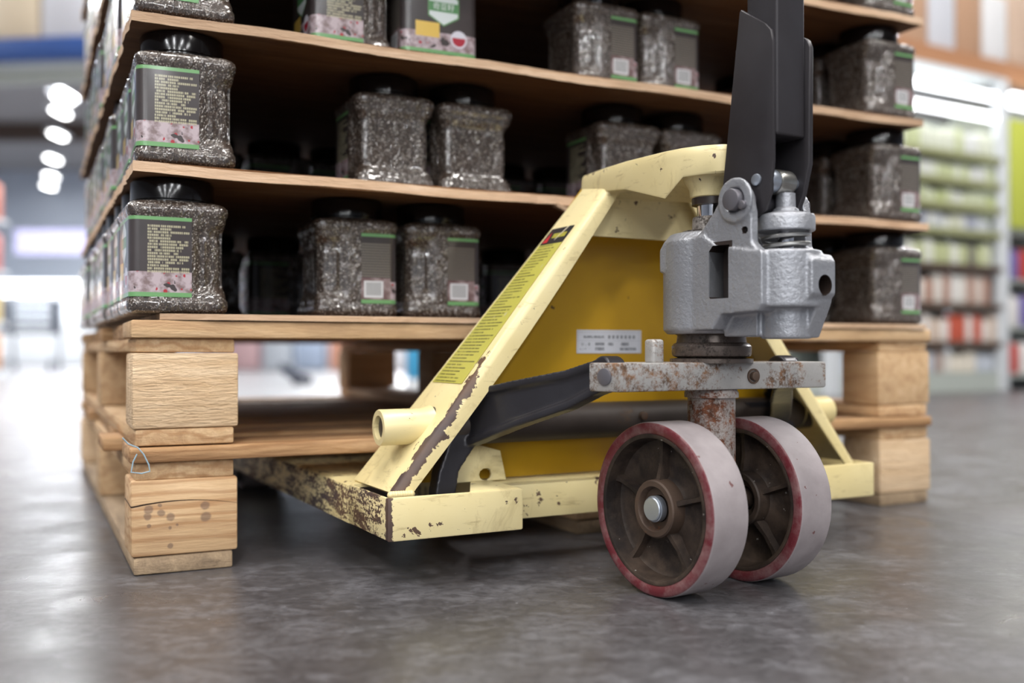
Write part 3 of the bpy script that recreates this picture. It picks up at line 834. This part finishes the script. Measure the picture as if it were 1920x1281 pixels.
# axis parts (rotationally symmetric, so built in the truck's frame)
AX = (.3235, -.126, 0)
bm = BM(); lathe(bm, [(0, .108), (.0255, .108), (.0255, .203), (.0290, .2035), (.0290, .2085), (.027, .212), (0, .212)], AX); part(bm, 'steering_tube', 'rust_tube')
bm = BM(); lathe(bm, [(0, .2405), (.0445, .2405), (.0445, .2450), (.036, .246), (.0415, .2480), (.0425, .2500), (.0425, .2585), (.0405, .2610), (.0375, .2625), (.0365, .270), (.042, .2735), (0, .2735)], AX, seg=64); part(bm, 'bearing_collar', 'greasy')
bm = BM(); lathe(bm, [(0, .36), (.031, .36), (.031, .3825), (.0205, .384), (.0200, .3965), (.0190, .398), (0, .398)], AX); part(bm, 'gland_nut', 'nut')
bm = BM(); lathe(bm, [(0, .411), (.0208, .411), (.0208, .4190), (0, .4190)], AX); part(bm, 'seal_ring', 'oily')
bm = BM(); lathe(bm, [(0, .39), (.0152, .39), (.0152, .43), (0, .43)], AX); part(bm, 'lift_piston', 'chrome')
# pump casting
bm = BM()
def L(*p): return PR @ Vector(p)
lathe(bm, [(0, .2715), (.047, .2715), (.0515, .2760), (.0515, .370), (.044, .379), (.030, .381), (0, .381)], AX, seg=64)
prism(bm, [(.031, .338), (.031, .362), (.023, .371), (-.035, .372), (-.052, .36), (-.100, .3515), (-.112, .3515), (-.114, .348), (-.114, .299), (-.108, .2925), (-.060, .2905), (-.048, .2750), (-.018, .275), (-.018, .338)], -.0475, .0405, 'vz', M4=PR)
ear = [(-.018, .366), (-.040, .386), (-.0615, .4105), (-.0660, .4180), (-.0760, .4225), (-.0870, .4190), (-.0935, .4100), (-.0985, .390), (-.0990, .360), (-.108, .3515), (-.108, .335), (-.02, .335)]
prism(bm, ear, -.0455, -.0345, 'vz', M4=PR); prism(bm, ear, .0345, .0455, 'vz', M4=PR)
cyl(bm, L(0, -.1026, .2655), (0, 0, 1), .0245, .05, .002); cyl(bm, L(-.004, -.1026, .296), (0, 0, 1), .0375, .0565, .002, 40)
prism(bm, [(-.07, .2665), (-.1245, .2665), (-.140, .302), (-.07, .302)], .003, .024, 'vz', M4=PR)
prism(bm, [(-.10, .298), (-.136, .3), (-.1445, .309), (-.1445, .341), (-.139, .348), (-.10, .3515)], -.012, .0235, 'vz', M4=PR)
prism(bm, [(-.045, .268), (-.09, .268), (-.09, .30), (-.045, .30)], -.028, .028, 'vz', M4=PR)
lathe(bm, [(.0125, 0), (.0215, 0), (.0225, .002), (.0225, .0045), (.0125, .0045)], L(-.0450, -.0800, .4030), PR.to_3x3() @ Vector((-1, 0, 0)), 40, closed=True)
pb = part(bm, 'pump_body', 'cast', label='silver cast hydraulic pump body')
bake(pb, [('REMESH', dict(mode='VOXEL', voxel_size=.0014)), ('SMOOTH', dict(iterations=5, factor=.5))])
cut = BM()
prism(cut, [(-.0435, .3085), (-.0435, .3545), (-.0490, .3605), (-.0705, .3600), (-.0705, .3065), (-.0455, .3065)], -.06, -.020, 'vz', M4=PR)
cyl(cut, L(-.06, -.0905, .3725), PR.to_3x3() @ Vector((1, 0, 0)), .0036, .035, 0, 20)
cyl(cut, L(.0075, -.17, .3175), PR.to_3x3() @ Vector((0, 1, 0)), .0100, .045, 0, 28)
co = tmp(cut); co.parent = truck; bake(pb, [('BOOLEAN', dict(operation='DIFFERENCE', solver='EXACT', object=co))]); kill(co)
pb.data.set_sharp_from_angle(angle=math.radians(50))
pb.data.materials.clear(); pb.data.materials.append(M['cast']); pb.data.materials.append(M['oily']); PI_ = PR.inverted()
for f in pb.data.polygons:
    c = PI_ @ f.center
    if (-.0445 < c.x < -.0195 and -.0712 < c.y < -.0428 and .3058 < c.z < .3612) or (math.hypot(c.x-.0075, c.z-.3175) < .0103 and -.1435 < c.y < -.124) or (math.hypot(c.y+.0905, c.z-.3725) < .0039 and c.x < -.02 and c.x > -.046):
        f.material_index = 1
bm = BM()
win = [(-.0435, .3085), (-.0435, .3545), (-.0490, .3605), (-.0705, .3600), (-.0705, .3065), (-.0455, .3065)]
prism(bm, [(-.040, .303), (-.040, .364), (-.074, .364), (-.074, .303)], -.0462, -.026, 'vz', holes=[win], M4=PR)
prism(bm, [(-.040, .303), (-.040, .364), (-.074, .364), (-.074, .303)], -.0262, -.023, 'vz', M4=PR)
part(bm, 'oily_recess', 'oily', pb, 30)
# pump piston with spring
Q = (0, -.1026)
bm = BM(); cyl(bm, L(*Q, .345), (0, 0, 1), .0078, .045, 0, 24); part(bm, 'pump_rod', 'chrome')
bm = BM(); lathe(bm, [(0, .3725), (.0275, .3725), (.0285, .3735), (.0285, .3865), (.0275, .3885), (.0165, .3915), (.0130, .3925), (.0125, .3945), (.0098, .3965), (.0094, .4105), (0, .4105)], tuple(L(*Q, 0)), seg=56); part(bm, 'spring_cap', 'cast')
bm = BM(); pts = []
for i in range(150):
    t = i/149; a = t*2*PI*1.9+1.2; pts.append(L(Q[0]+.0222*math.cos(a), Q[1]+.0222*math.sin(a), .3545+t*.0170))
tube(bm, pts, .0021, 10); part(bm, 'spring', 'spring')
# drawbar bracket and handle
hb = bpy.data.objects.new('drawbar', None); COL.objects.link(hb); hb.parent = truck; hb['label'] = 'black upright handle tube and its bracket'
bm = BM()
plate = [(-.0420, .3960), (-.0440, .3900), (-.0500, .3860), (-.0900, .3850), (-.1020, .3920), (-.1100, .4100), (-.1120, .4400), (-.1120, .5560), (-.1100, .5680), (-.1020, .5760), (-.0710, .5980), (-.0690, .5960)]
hol = []
prism(bm, plate, -.0295, -.0255, 'vz', .0008, M4=PR)
finish(bm, 'bracket_plate', 'black', hb)
bm = BM()
plate2 = [(-.0420, .3960), (-.0440, .3900), (-.0500, .3860), (-.0900, .3850), (-.1020, .3920), (-.1100, .4100), (-.1180, .4400), (-.1190, .5560), (-.1160, .5640), (-.1120, .5670), (-.0710, .590), (-.0690, .588)]
prism(bm, plate2, .0165, .0225, 'vz', .0008, M4=PR)
finish(bm, 'bracket_plate', 'worn', hb)
bm = BM(); box(bm, -.0255, .0165, -.064, -.060, .400, .560, 0, M4=PR)
finish(bm, 'bracket_web', 'black', hb)
bm = BM()
box(bm, -.0300 + .0045, .0160, -.1140, -.0745, .4655, 1.16, .0028, 3, M4=PR)
finish(bm, 'handle_tube', 'black', hb)
bm = BM()
ring = []
for i in range(25):
    a = PI*i/24; ring.append(L(-.005-.075*math.cos(a), -.094, 1.24+.07*math.sin(a)))
pts = [L(-.005, -.094, 1.15), L(-.045, -.094, 1.19)]+ring+[L(.035, -.094, 1.19), L(-.005, -.094, 1.15)]
tube(bm, pts, .011, 14); finish(bm, 'handle_grip', 'black', hb)
X3 = PR.to_3x3() @ Vector((1, 0, 0))
bm = BM(); cyl(bm, L(-.0555, -.0800, .4030), X3, .0108, .108, .0014, 32); cyl(bm, L(-.0535, -.0925, .3965), X3, .0045, .006, .001, 16); o = finish(bm, 'pivot_pin', 'pinsteel', hb)
bm = BM(); cyl(bm, L(-.0315, -.0915, .4231), X3, .0060, .004, .0008, 28); cyl(bm, L(-.027, -.0995, .4215), X3, .0118, .012, .001, 28); cyl(bm, L(.0075, -.0995, .4215), X3, .006, .011, .001); finish(bm, 'roller_pin', 'zinc', hb)
bm = BM(); cyl(bm, L(-.0150, -.0995, .4215), X3, .0125, .023, .0025, 36); finish(bm, 'push_roller', 'spring', hb)
# steered wheels
def wheel(side):
    t = bpy.data.objects.new('steering_wheel', None); COL.objects.link(t); t.parent = truck
    s1 = .0875*side
    W3 = PR @ Vector((s1, 0, .09)); ax = PR.to_3x3() @ Vector((-side, 0, 0))     # h grows from the outer face inward
    bm = BM()
    w = .049; prof = [(.0775, .0015), (.0800, 0), (.0872, 0.), (.0892, .0012), (.0900, .0040), (.0900, w-.004), (.0892, w-.0012), (.0872, w), (.0800, w), (.0775, w-.0015)]
    lathe(bm, prof, W3, ax, 96, mats=[0, 0, 0, 1, 1, 1, 0, 0, 0, 0], closed=True)
    ty = finish(bm, 'tyre', ['pu', 'tread'], t, 50); 
    bm = BM()
    def R(r, h): return (r, h)
    half = [(.0778, .0005), (.0755, .0), (.0735, .001), (.0705, .0190), (.0670, .0215), (.0350, .0215), (.0310, .0190)]
    prof = half+[(.0300, .0045), (.0285, .0030), (.0235, .0030), (.0225, .0045), (.0215, .0110), (.0140, .0120), (.0140, w-.012), (.0215, w-.011), (.0225, w-.0045), (.0235, w-.003), (.0285, w-.003), (.0300, w-.0045)]+[(r, w-h) for r, h in reversed(half)]
    mats = [0]*len(prof)
    for i in range(6, 12): mats[i] = 1
    lathe(bm, prof, W3, ax, 72, mats=mats, closed=True)
    T = axis_mat(W3, ax); Ti = T.to_3x3()
    up = Ti.inverted() @ Vector((0, 0, 1)); a0 = math.atan2(up.y, up.x)
    for k in range(5):
        a = a0+math.radians(2)+k*2*PI/5
        Rk = T @ Matrix.Rotation(a, 4, 'Z')
        for hh, z0, z1, z2 in ((0, .008, .0125, .0225), (1, w-.008, w-.0125, w-.0225)):
            loft(bm, [[Rk @ Vector(p) for p in ((r, -wd, z2), (r, wd, z2), (r, wd*.6, zt), (r, -wd*.6, zt))] for r, wd, zt in ((.027, .0045, z0), (.048, .0035, z1), (.066, .0040, z1), (.0735, .006, (z0+z1)/2))])
    hubo = finish(bm, 'wheel_hub', ['hub', 'hub_rust'], t, 40); hubo['label'] = 'dark cast iron hub with five ribs'
    bm = BM(); lathe(bm, [(.0135, .010), (.0135, .0035), (.0125, .0030), (.0125, .0015), (.0115, .0005), (0, .0005)], W3, ax, 36); finish(bm, 'axle_cap', 'zinc', t)
    if side > 0: t['label'] = 'right steering wheel, the one farther back'
    else: t['label'] = 'left steering wheel, nearest the camera'
wheel(-1); wheel(1)
bm = BM(); cyl(bm, L(-.086, 0, .09), X3, .0120, .160, .001, 24); lathe(bm, [(0, .066), (.020, .066), (.024, .08), (.0255, .11), (0, .11)], AX); part(bm, 'wheel_axle', 'hub')

# ------------------------------------------------------------------ the hall
def simple(name, mat, x0, x1, y0, y1, z0, z1, bev=0.):
    bm = BM(); box(bm, x0, x1, y0, y1, z0, z1, bev); return finish(bm, name, mat)
struct(simple('floor', 'floor', -18, 22, -34, 34, -.1, 0))
M['ceil'] = plain('ceiling_sheet', (176, 172, 170), .8); M['wall'] = plain('pale_wall', (206, 214, 226), .7)
M['beam'] = plain('brown_girder', (86, 70, 60), .7)
struct(simple('ceiling', 'ceil', -18, 22, -34, 34, 6.2, 6.3))
struct(simple('wall_back', 'wall', -18, 22, 33, 33.2, 0, 6.2))
struct(simple('wall_left', 'wall', -18.2, -18, -34, 33.2, 0, 6.2)); struct(simple('wall_right', 'wall', 22, 22.2, -34, 33.2, 0, 6.2))
for i, y in enumerate((14, 20, 26)):
    struct(simple('trim_%d' % (i+1), 'beam', -18, 22, y, y+.3, 5.75, 6.2))
# helper for the background: world point at a pixel column and depth
def wx(px, d): return (px-960)/1867*d
def wz(py, d): return .255+(655-py)/1867*d
M['lamp'] = emit('lamp_tube', (255, 255, 255), 14.)
M['lamp2'] = emit('shelf_lamp_tube', (250, 252, 255), 4.5)
M['white_metal'] = plain('white_rack_metal', (214, 218, 222), .45)
M['shelf_grey'] = plain('shelf_grey_metal', (170, 176, 170), .5)
M['olive_edge'] = plain('shelf_price_rail', (150, 152, 110), .5)
M['rack_orange'] = plain('rack_orange', (178, 130, 96), .5)
M['rack_blue'] = plain('rack_blue', (50, 84, 150), .5)
# hanging aisle lamps in a row going away
n = 0
for py, px in ((148, 125), (186, 116), (212, 112), (255, 107), (300, 98), (332, 94), (350, 90)):
    d = (5.45-.255)*1867/(655-py); x = wx(px, d)
    t = empty('ceiling_lamp', '%s bright tube lamp hanging above the left aisle, counted from the nearest' % ORD[n], 'lamp', (x, d, 5.45), 0, 'tube lamps above the left aisle')
    bm = BM(); box(bm, -.07, .07, -.3, .3, 0, .05, .01); finish(bm, 'lamp_tube', 'lamp', t)
    bm = BM(); box(bm, -.14, .14, -.4, .4, .05, .12, .01); finish(bm, 'lamp_housing', 'white_metal', t)
    bm = BM(); box(bm, -.01, .01, -.01, .01, .12, .75); finish(bm, 'hanger', 'white_metal', t)
    n += 1
# overhead light of the hall near the load
def area(x, y, z, sx, sy, e, col=(1, .97, .93), rot=(0, 0, 0)):
    l = bpy.data.lights.new('hall_light', 'AREA'); l.shape = 'RECTANGLE'; l.size = sx; l.size_y = sy; l.energy = e; l.color = col
    o = bpy.data.objects.new('hall_light', l); COL.objects.link(o); o.location = (x, y, z); o.rotation_euler = rot
for x in (-4.5, 0.2, 5.):
    for y in (-3.5, .2, 4.5): area(x, y, 5.9, .35, 2.6, 185)
for x in (-5., -1., 3., 7.):
    for y in (-9.5, -15, -22, -29): area(x, y, 5.7, .20, 3.6, 260, (.96, .98, 1))  # unseen rows added behind the camera for highlight streaks on the jars
for x in (-9, -3, 3, 9):
    for y in (12, 19, 27): area(x, y, 5.6, .5, 4., 760, (.95, .97, 1))

# ---- right hand lit shelf unit
AR = math.radians(30); RX, RY = 3.07, 6.2; ca, sa = math.cos(AR), math.sin(AR)
def rk(u, v, z): return Vector((RX+ca*u-sa*v, RY+sa*u+ca*v, z))
def rackbox(bm, u0, u1, v0, v1, z0, z1, bev=0.): box(bm, u0, u1, v0, v1, z0, z1, bev)
rack = empty('shelf_unit', 'white metal shop shelving to the right of the load, with lit tubes over its rows', 'shelves', (RX, RY, 0), AR)
def rpart(name, mat, *b, bev=0., parent=rack):
    bm = BM(); box(bm, *b, bev); return finish(bm, name, mat, parent)
for u in (-1.5, 0.): rpart('upright', 'white_metal', u-.05, u+.05, 0, .05, 0, 1.95, bev=.005)
rpart('back_panel', 'shelf_grey', -1.5, 0, .42, .44, 0, 1.75); rpart('plinth', 'shelf_grey', -1.48, -.05, .01, .42, 0, .115)
levels = [.30, .53, .765, .975, 1.13, 1.28, 1.44]
for i, z in enumerate(levels):
    s = rpart('shelf', 'shelf_grey', -1.48, -.02, .02, .42, z-.02, z)
    rpart('price_rail', 'olive_edge' if i > 2 else 'beam', -1.48, -.02, 0, .02, z-.035, z+.006, parent=s)
rpart('canopy', 'white_metal', -1.5, .0, 0, .44, 1.93, 1.95)
for z in (1.82, 1.69):
    o = rpart('light_tube', 'lamp2', -1.46, -.07, -.01, .03, z-.022, z+.022, bev=.01)
pal = {0: [(216, 212, 206), (190, 196, 206), (222, 214, 200), (170, 150, 142)], 1: [(224, 216, 210), (196, 92, 70), (222, 218, 214), (206, 186, 170)], 2: [(222, 216, 208), (214, 200, 190), (178, 140, 124), (226, 224, 220)],
       3: [(214, 218, 190), (190, 196, 150), (224, 226, 214), (120, 116, 110)], 4: [(206, 210, 216), (220, 222, 216), (168, 172, 190), (212, 214, 190)], 5: [(214, 220, 190), (226, 228, 222), (190, 200, 140)], 6: [(226, 230, 214), (206, 214, 170), (228, 230, 228)]}
pm = {}
def pmat(c):
    if c not in pm: pm[c] = plain('packaging_%d' % len(pm), c, .5)
    return pm[c]
base_b = {}
def pack(name, w, d, h, c, loc, rz, label, cat, group):
    key = (round(w, 3), round(d, 3), round(h, 3), c)
    if key not in base_b:
        bm = BM(); box(bm, -w/2, w/2, 0, d, 0, h*.93, min(w, d)*.12); box(bm, -w*.32, w*.32, d*.2, d*.8, h*.9, h, min(w, d)*.08)
        me_o = finish(bm, name, pmat(c)); base_b[key] = me_o; o = me_o
    else:
        o = base_b[key].copy(); COL.objects.link(o)
    o.location = loc; o.rotation_euler = (0, 0, rz); tag(o, label, cat, group); return o
zb_ = [.115]+levels
names_l = ['bottom', 'second', 'third', 'fourth', 'fifth', 'sixth', 'seventh', 'top']
for i, z in enumerate(zb_):
    hi = (zb_+[1.66])[i+1]-z-.05
    u = -1.42; cs = pal.get(max(0, i-0) if i < 7 else 6)
    j = 0
    while u < -.10:
        c = random.choice(cs); w = random.choice([.07, .085]); h = min(hi, .2)*random.choice([.8, .95])
        p = rk(u+w/2, .03, z+.001)
        pack('carton' if i % 2 else 'bottle', w-.008, .08, round(h, 2), c, p, AR, 'blurred pale package on the %s row of the lit shelving' % names_l[i], 'package', 'packages on the %s row of the lit shelving' % names_l[i])
        u += w; j += 1
# price cards facing the aisle are part of the packages' rows; big cartons above on the rack beam
beam = rpart('top_beam', 'rack_orange', -2.2, .9, .10, .20, 1.98, 2.10)
cs2 = [(226, 226, 228), (206, 180, 160), (228, 224, 222), (196, 158, 130), (214, 216, 224), (188, 150, 122)]
u = -1.6
for j in range(9):
    w = .26; p = rk(u+w/2, .12, 2.101)
    bm = BM(); box(bm, -w/2+.005, w/2-.005, 0, .35, 0, [.42, .6, .5][j % 3], .01); o = finish(bm, 'cardboard_carton', pmat(cs2[j % 6]))
    o.location = p; o.rotation_euler.z = AR
    tag(o, '%s large carton from the left on the orange beam over the lit shelving' % ORD[j], 'carton', 'cartons above the lit shelving'); u += w
# second bay further right, with a yellow-green sign
bm = BM(); box(bm, .0, .8, -.01, .02, 0, 0.68, .004)
o = finish(bm, 'hanging_sign', plain('yellow_green_sign', (190, 198, 84), .5)); o.location = rk(.06, .0, 1.02); o.rotation_euler.z = AR
tag(o, 'yellow-green sign panel right of the white post', 'sign')
r2 = empty('shelf_unit', 'second shelving bay at the far right edge, with red and blue goods', 'shelves', tuple(rk(.06, 0, 0)), AR)
for z in (.1, .4, .7, 1.0):
    bm = BM(); box(bm, 0, 1.2, .03, .42, z-.02, z); finish(bm, 'shelf', 'shelf_grey', r2)
bm = BM(); box(bm, 0, 1.2, .42, .44, 0, 1.9); finish(bm, 'back_panel', 'shelf_grey', r2)
bm = BM(); box(bm, 0.02, 1.2, -.01, .03, 1.78, 1.87, .01); finish(bm, 'light_tube', 'lamp2', r2)
for i, z in enumerate((.1, .4, .7)):
    for j in range(6):
        c = [(190, 70, 60), (226, 222, 220), (120, 110, 170)][(i+j) % 3]
        pack('carton', .11, .12, .2, c, rk(.17+j*.13, .05, z+.001), AR, 'blurred coloured carton on the %s shelf of the far right bay' % names_l[i], 'package', 'cartons in the far right bay, %s shelf' % names_l[i])

# ---- left aisle: goods rack, blue beam, lit freezer row, banner
lr = empty('goods_rack', 'shelving with orange and yellow goods at the left edge of the picture', 'shelves', (-4.5, 8.0, 0), 0)
bm = BM(); box(bm, -.6, -.02, 0, .9, 0, .08); finish(bm, 'plinth', 'white_metal', lr)
for z in (.5, .95, 1.4): bm = BM(); box(bm, -.6, 0, 0, .9, z-.03, z); finish(bm, 'shelf', 'white_metal', lr)
for y in (0, .86): bm = BM(); box(bm, -.6, -.56, y, y+.04, 0, 1.75); finish(bm, 'upright', 'white_metal', lr)
gl = [(206, 124, 100), (222, 196, 130), (224, 218, 216), (200, 116, 106), (216, 164, 124)]
for i, z in enumerate((.08, .5, .95, 1.4)):
    for j in range(5):
        c = gl[(i*2+j) % 5]
        for q in range(2):
            pack('carton', .15, .14, .34, gl[(i*2+j+q) % 5], (-4.5-.10-.18*q, 8.02+j*.17, z+.001), 0, 'blurred orange or yellow packet on the %s shelf of the left rack' % names_l[i], 'package', 'packets on the %s shelf of the left rack' % names_l[i])
# high storage rack crossing at the upper left
hr = empty('storage_rack', 'high storage rack with a blue beam at the upper left, pale cartons on it', 'rack', (-8.6, 11.4, -.1), math.radians(-6))
bm = BM(); box(bm, 0, 6.1, 0, .12, 3.58, 3.83, .01); finish(bm, 'rack_beam', 'rack_blue', hr)
for x in (0, 6.0): bm = BM(); box(bm, x, x+.1, 0, .1, 0, 5.0) if x == 0 else box(bm, x, x+.1, 0, .1, 3.3, 5.0); finish(bm, 'upright', 'rack_blue', hr)
bm = BM(); box(bm, 0, 5.6, .12, 1.1, 3.60, 3.66); finish(bm, 'deck', 'shelf_grey', hr)
bm = BM(); box(bm, 0, 5.6, .12, .2, 3.36, 3.5); finish(bm, 'lower_rail', 'shelf_grey', hr)
for j in range(7):
    bm = BM(); box(bm, -.37, .37, 0, .8, 0, .62 if j % 2 else .75, .02); o = finish(bm, 'cardboard_carton', pmat([(232, 214, 186), (226, 226, 232), (226, 200, 168)][j % 3]))
    R = Matrix.Rotation(math.radians(-6), 3, 'Z'); p = Vector((-8.6, 11.4, 0))+R @ Vector((.62+.78*j, .02, 3.74)); o.location = p; o.rotation_euler.z = math.radians(-6)
    tag(o, '%s pale carton from the left on the high blue beam' % ORD[j], 'carton', 'cartons on the high blue beam')
fz = empty('freezer', 'long white freezer counter lit by a bright tube at the end of the left aisle', 'freezer', (-9.3, 17.0, 0), 0)
bm = BM(); box(bm, 0, 2.6, 0, .9, .0, .75, .03); finish(bm, 'cabinet', 'white_metal', fz)
bm = BM(); box(bm, 0.05, 2.45, .0, .12, 1.18, 1.42, .03); finish(bm, 'light_tube', 'lamp2', fz)
bm = BM(); box(bm, 0, 2.6, .85, .9, .75, 1.5); finish(bm, 'back_panel', 'white_metal', fz)
for x in (0, 2.55): bm = BM(); box(bm, x, x+.05, .05, .85, .75, 1.5); finish(bm, 'side_panel', 'white_metal', fz)
bm = BM(); box(bm, 0, 2.0, 0, .04, 0, .45); o = finish(bm, 'hanging_banner', plain('violet_banner', (182, 178, 214), .6)); o.location = (-9.1, 18.2, 2.0)
tag(o, 'pale violet banner above the freezer at the end of the left aisle', 'banner')
# dark goods trolley in the far left aisle
tr = empty('shopping_trolley', 'dark blurred shopping trolley in front of the freezer in the left aisle', 'trolley', (-5.75, 11.9, 0), .3)
M['dark'] = plain('dark_wire', (66, 72, 88), .5)
bm = BM()
for x in (-.25, .25):
    for y in (-.4, .4): lathe(bm, [(0, 0), (.06, 0), (.06, .03), (0, .03)], (x, y, .06), (1, 0, 0), 16)
finish(bm, 'castor', 'dark', tr)
bm = BM()
for x in (-.26, .26): tube(bm, [(x, -.42, .12), (x, .42, .12), (x, .42, .95), (x, .5, 1.0)], .015, 8)
tube(bm, [(-.26, .5, 1.0), (.26, .5, 1.0)], .018, 8); finish(bm, 'trolley_frame', 'dark', tr)
bm = BM()
for z in (.45, .55, .65, .75, .85): tube(bm, [(-.27, -.42, z), (.27, -.42, z), (.27, .42, z), (-.27, .42, z), (-.27, -.42, z)], .008, 6)
for i in range(12):
    x = -.27+.54*i/11; tube(bm, [(x, -.42, .45), (x, -.42, .85)], .006, 6); tube(bm, [(x, .42, .45), (x, .42, .85)], .006, 6)
    y = -.42+.84*i/11; tube(bm, [(-.27, y, .45), (-.27, y, .85)], .006, 6); tube(bm, [(.27, y, .45), (.27, y, .85)], .006, 6)
finish(bm, 'basket', 'dark', tr)

# ---- goods seen far behind through the fork openings
cl = [(150, 172, 206), (206, 172, 176), (196, 204, 214), (170, 186, 210), (214, 156, 132), (216, 196, 150), (226, 226, 232), (206, 214, 226), (190, 128, 120), (160, 176, 200)]
for j in range(16):
    d = 12.5; px = 395+j*62
    pack('carton', .36, .3, [.7, .9, 1.1][j % 3], cl[j % 10], (wx(px, d), d, .001), 0, '%s pastel carton in the far row seen beneath the load' % (ORD[j] if j < 10 else ('eleventh', 'twelfth', 'thirteenth', 'fourteenth', 'fifteenth', 'sixteenth')[j-10]), 'carton', 'far row of pastel cartons')
bk = empty('dust_bin', 'blue and white bin standing behind the load, seen between the rear blocks', 'bin', (wx(778, 5.6), 5.6, 0), 0)
bm = BM(); cyl(bm, (0, 0, 0), (0, 0, 1), .050, .09, .004); finish(bm, 'base', 'white_metal', bk)
bm = BM(); cyl(bm, (0, 0, .0905), (0, 0, 1), .050, .28, .004); finish(bm, 'drum', plain('cyan_blue', (70, 160, 206), .4), bk)
sh = empty('pump_jack', 'small dark floor jack lying on the floor far behind the pallet', 'tool', (wx(560, 7.2), 7.2, 0), .4)
bm = BM(); loft(bm, [[Vector((x, y, z)) for x, y, z in ((a, -.035, b), (a, .035, b), (a, .035, c), (a, -.035, c))] for a, b, c in ((-.13, .10, .16), (-.07, .05, .13), (.0, .012, .085), (.09, .012, .06))]); finish(bm, 'body', 'dark', sh)
bm = BM()
for x in (-.02, .07): cyl(bm, (x, -.045, .022), (0, 1, 0), .021, .09, .002, 20)
finish(bm, 'roller', 'black', sh)

# ------------------------------------------------------------------ world, camera, output look
wd = bpy.data.worlds.new('World'); scene.world = wd; wd.use_nodes = True
bg = wd.node_tree.nodes['Background']; bg.inputs[0].default_value = (.80, .88, 1., 1); bg.inputs[1].default_value = .42
cam = bpy.data.cameras.new('Camera'); co = bpy.data.objects.new('Camera', cam); COL.objects.link(co)
cam.lens = 35; cam.sensor_width = 36; cam.clip_start = .05; cam.clip_end = 100
co.location = (0, 0, .255); co.rotation_euler = (math.radians(90+.46), 0, 0)
cam.dof.use_dof = True; cam.dof.focus_distance = 1.06; cam.dof.aperture_fstop = 2.2
scene.camera = co
vs_ = scene.view_settings; vs_.view_transform = 'Standard'; vs_.look = 'None'; vs_.gamma = 1; vs_.use_curve_mapping = False; vs_.exposure = 0.14
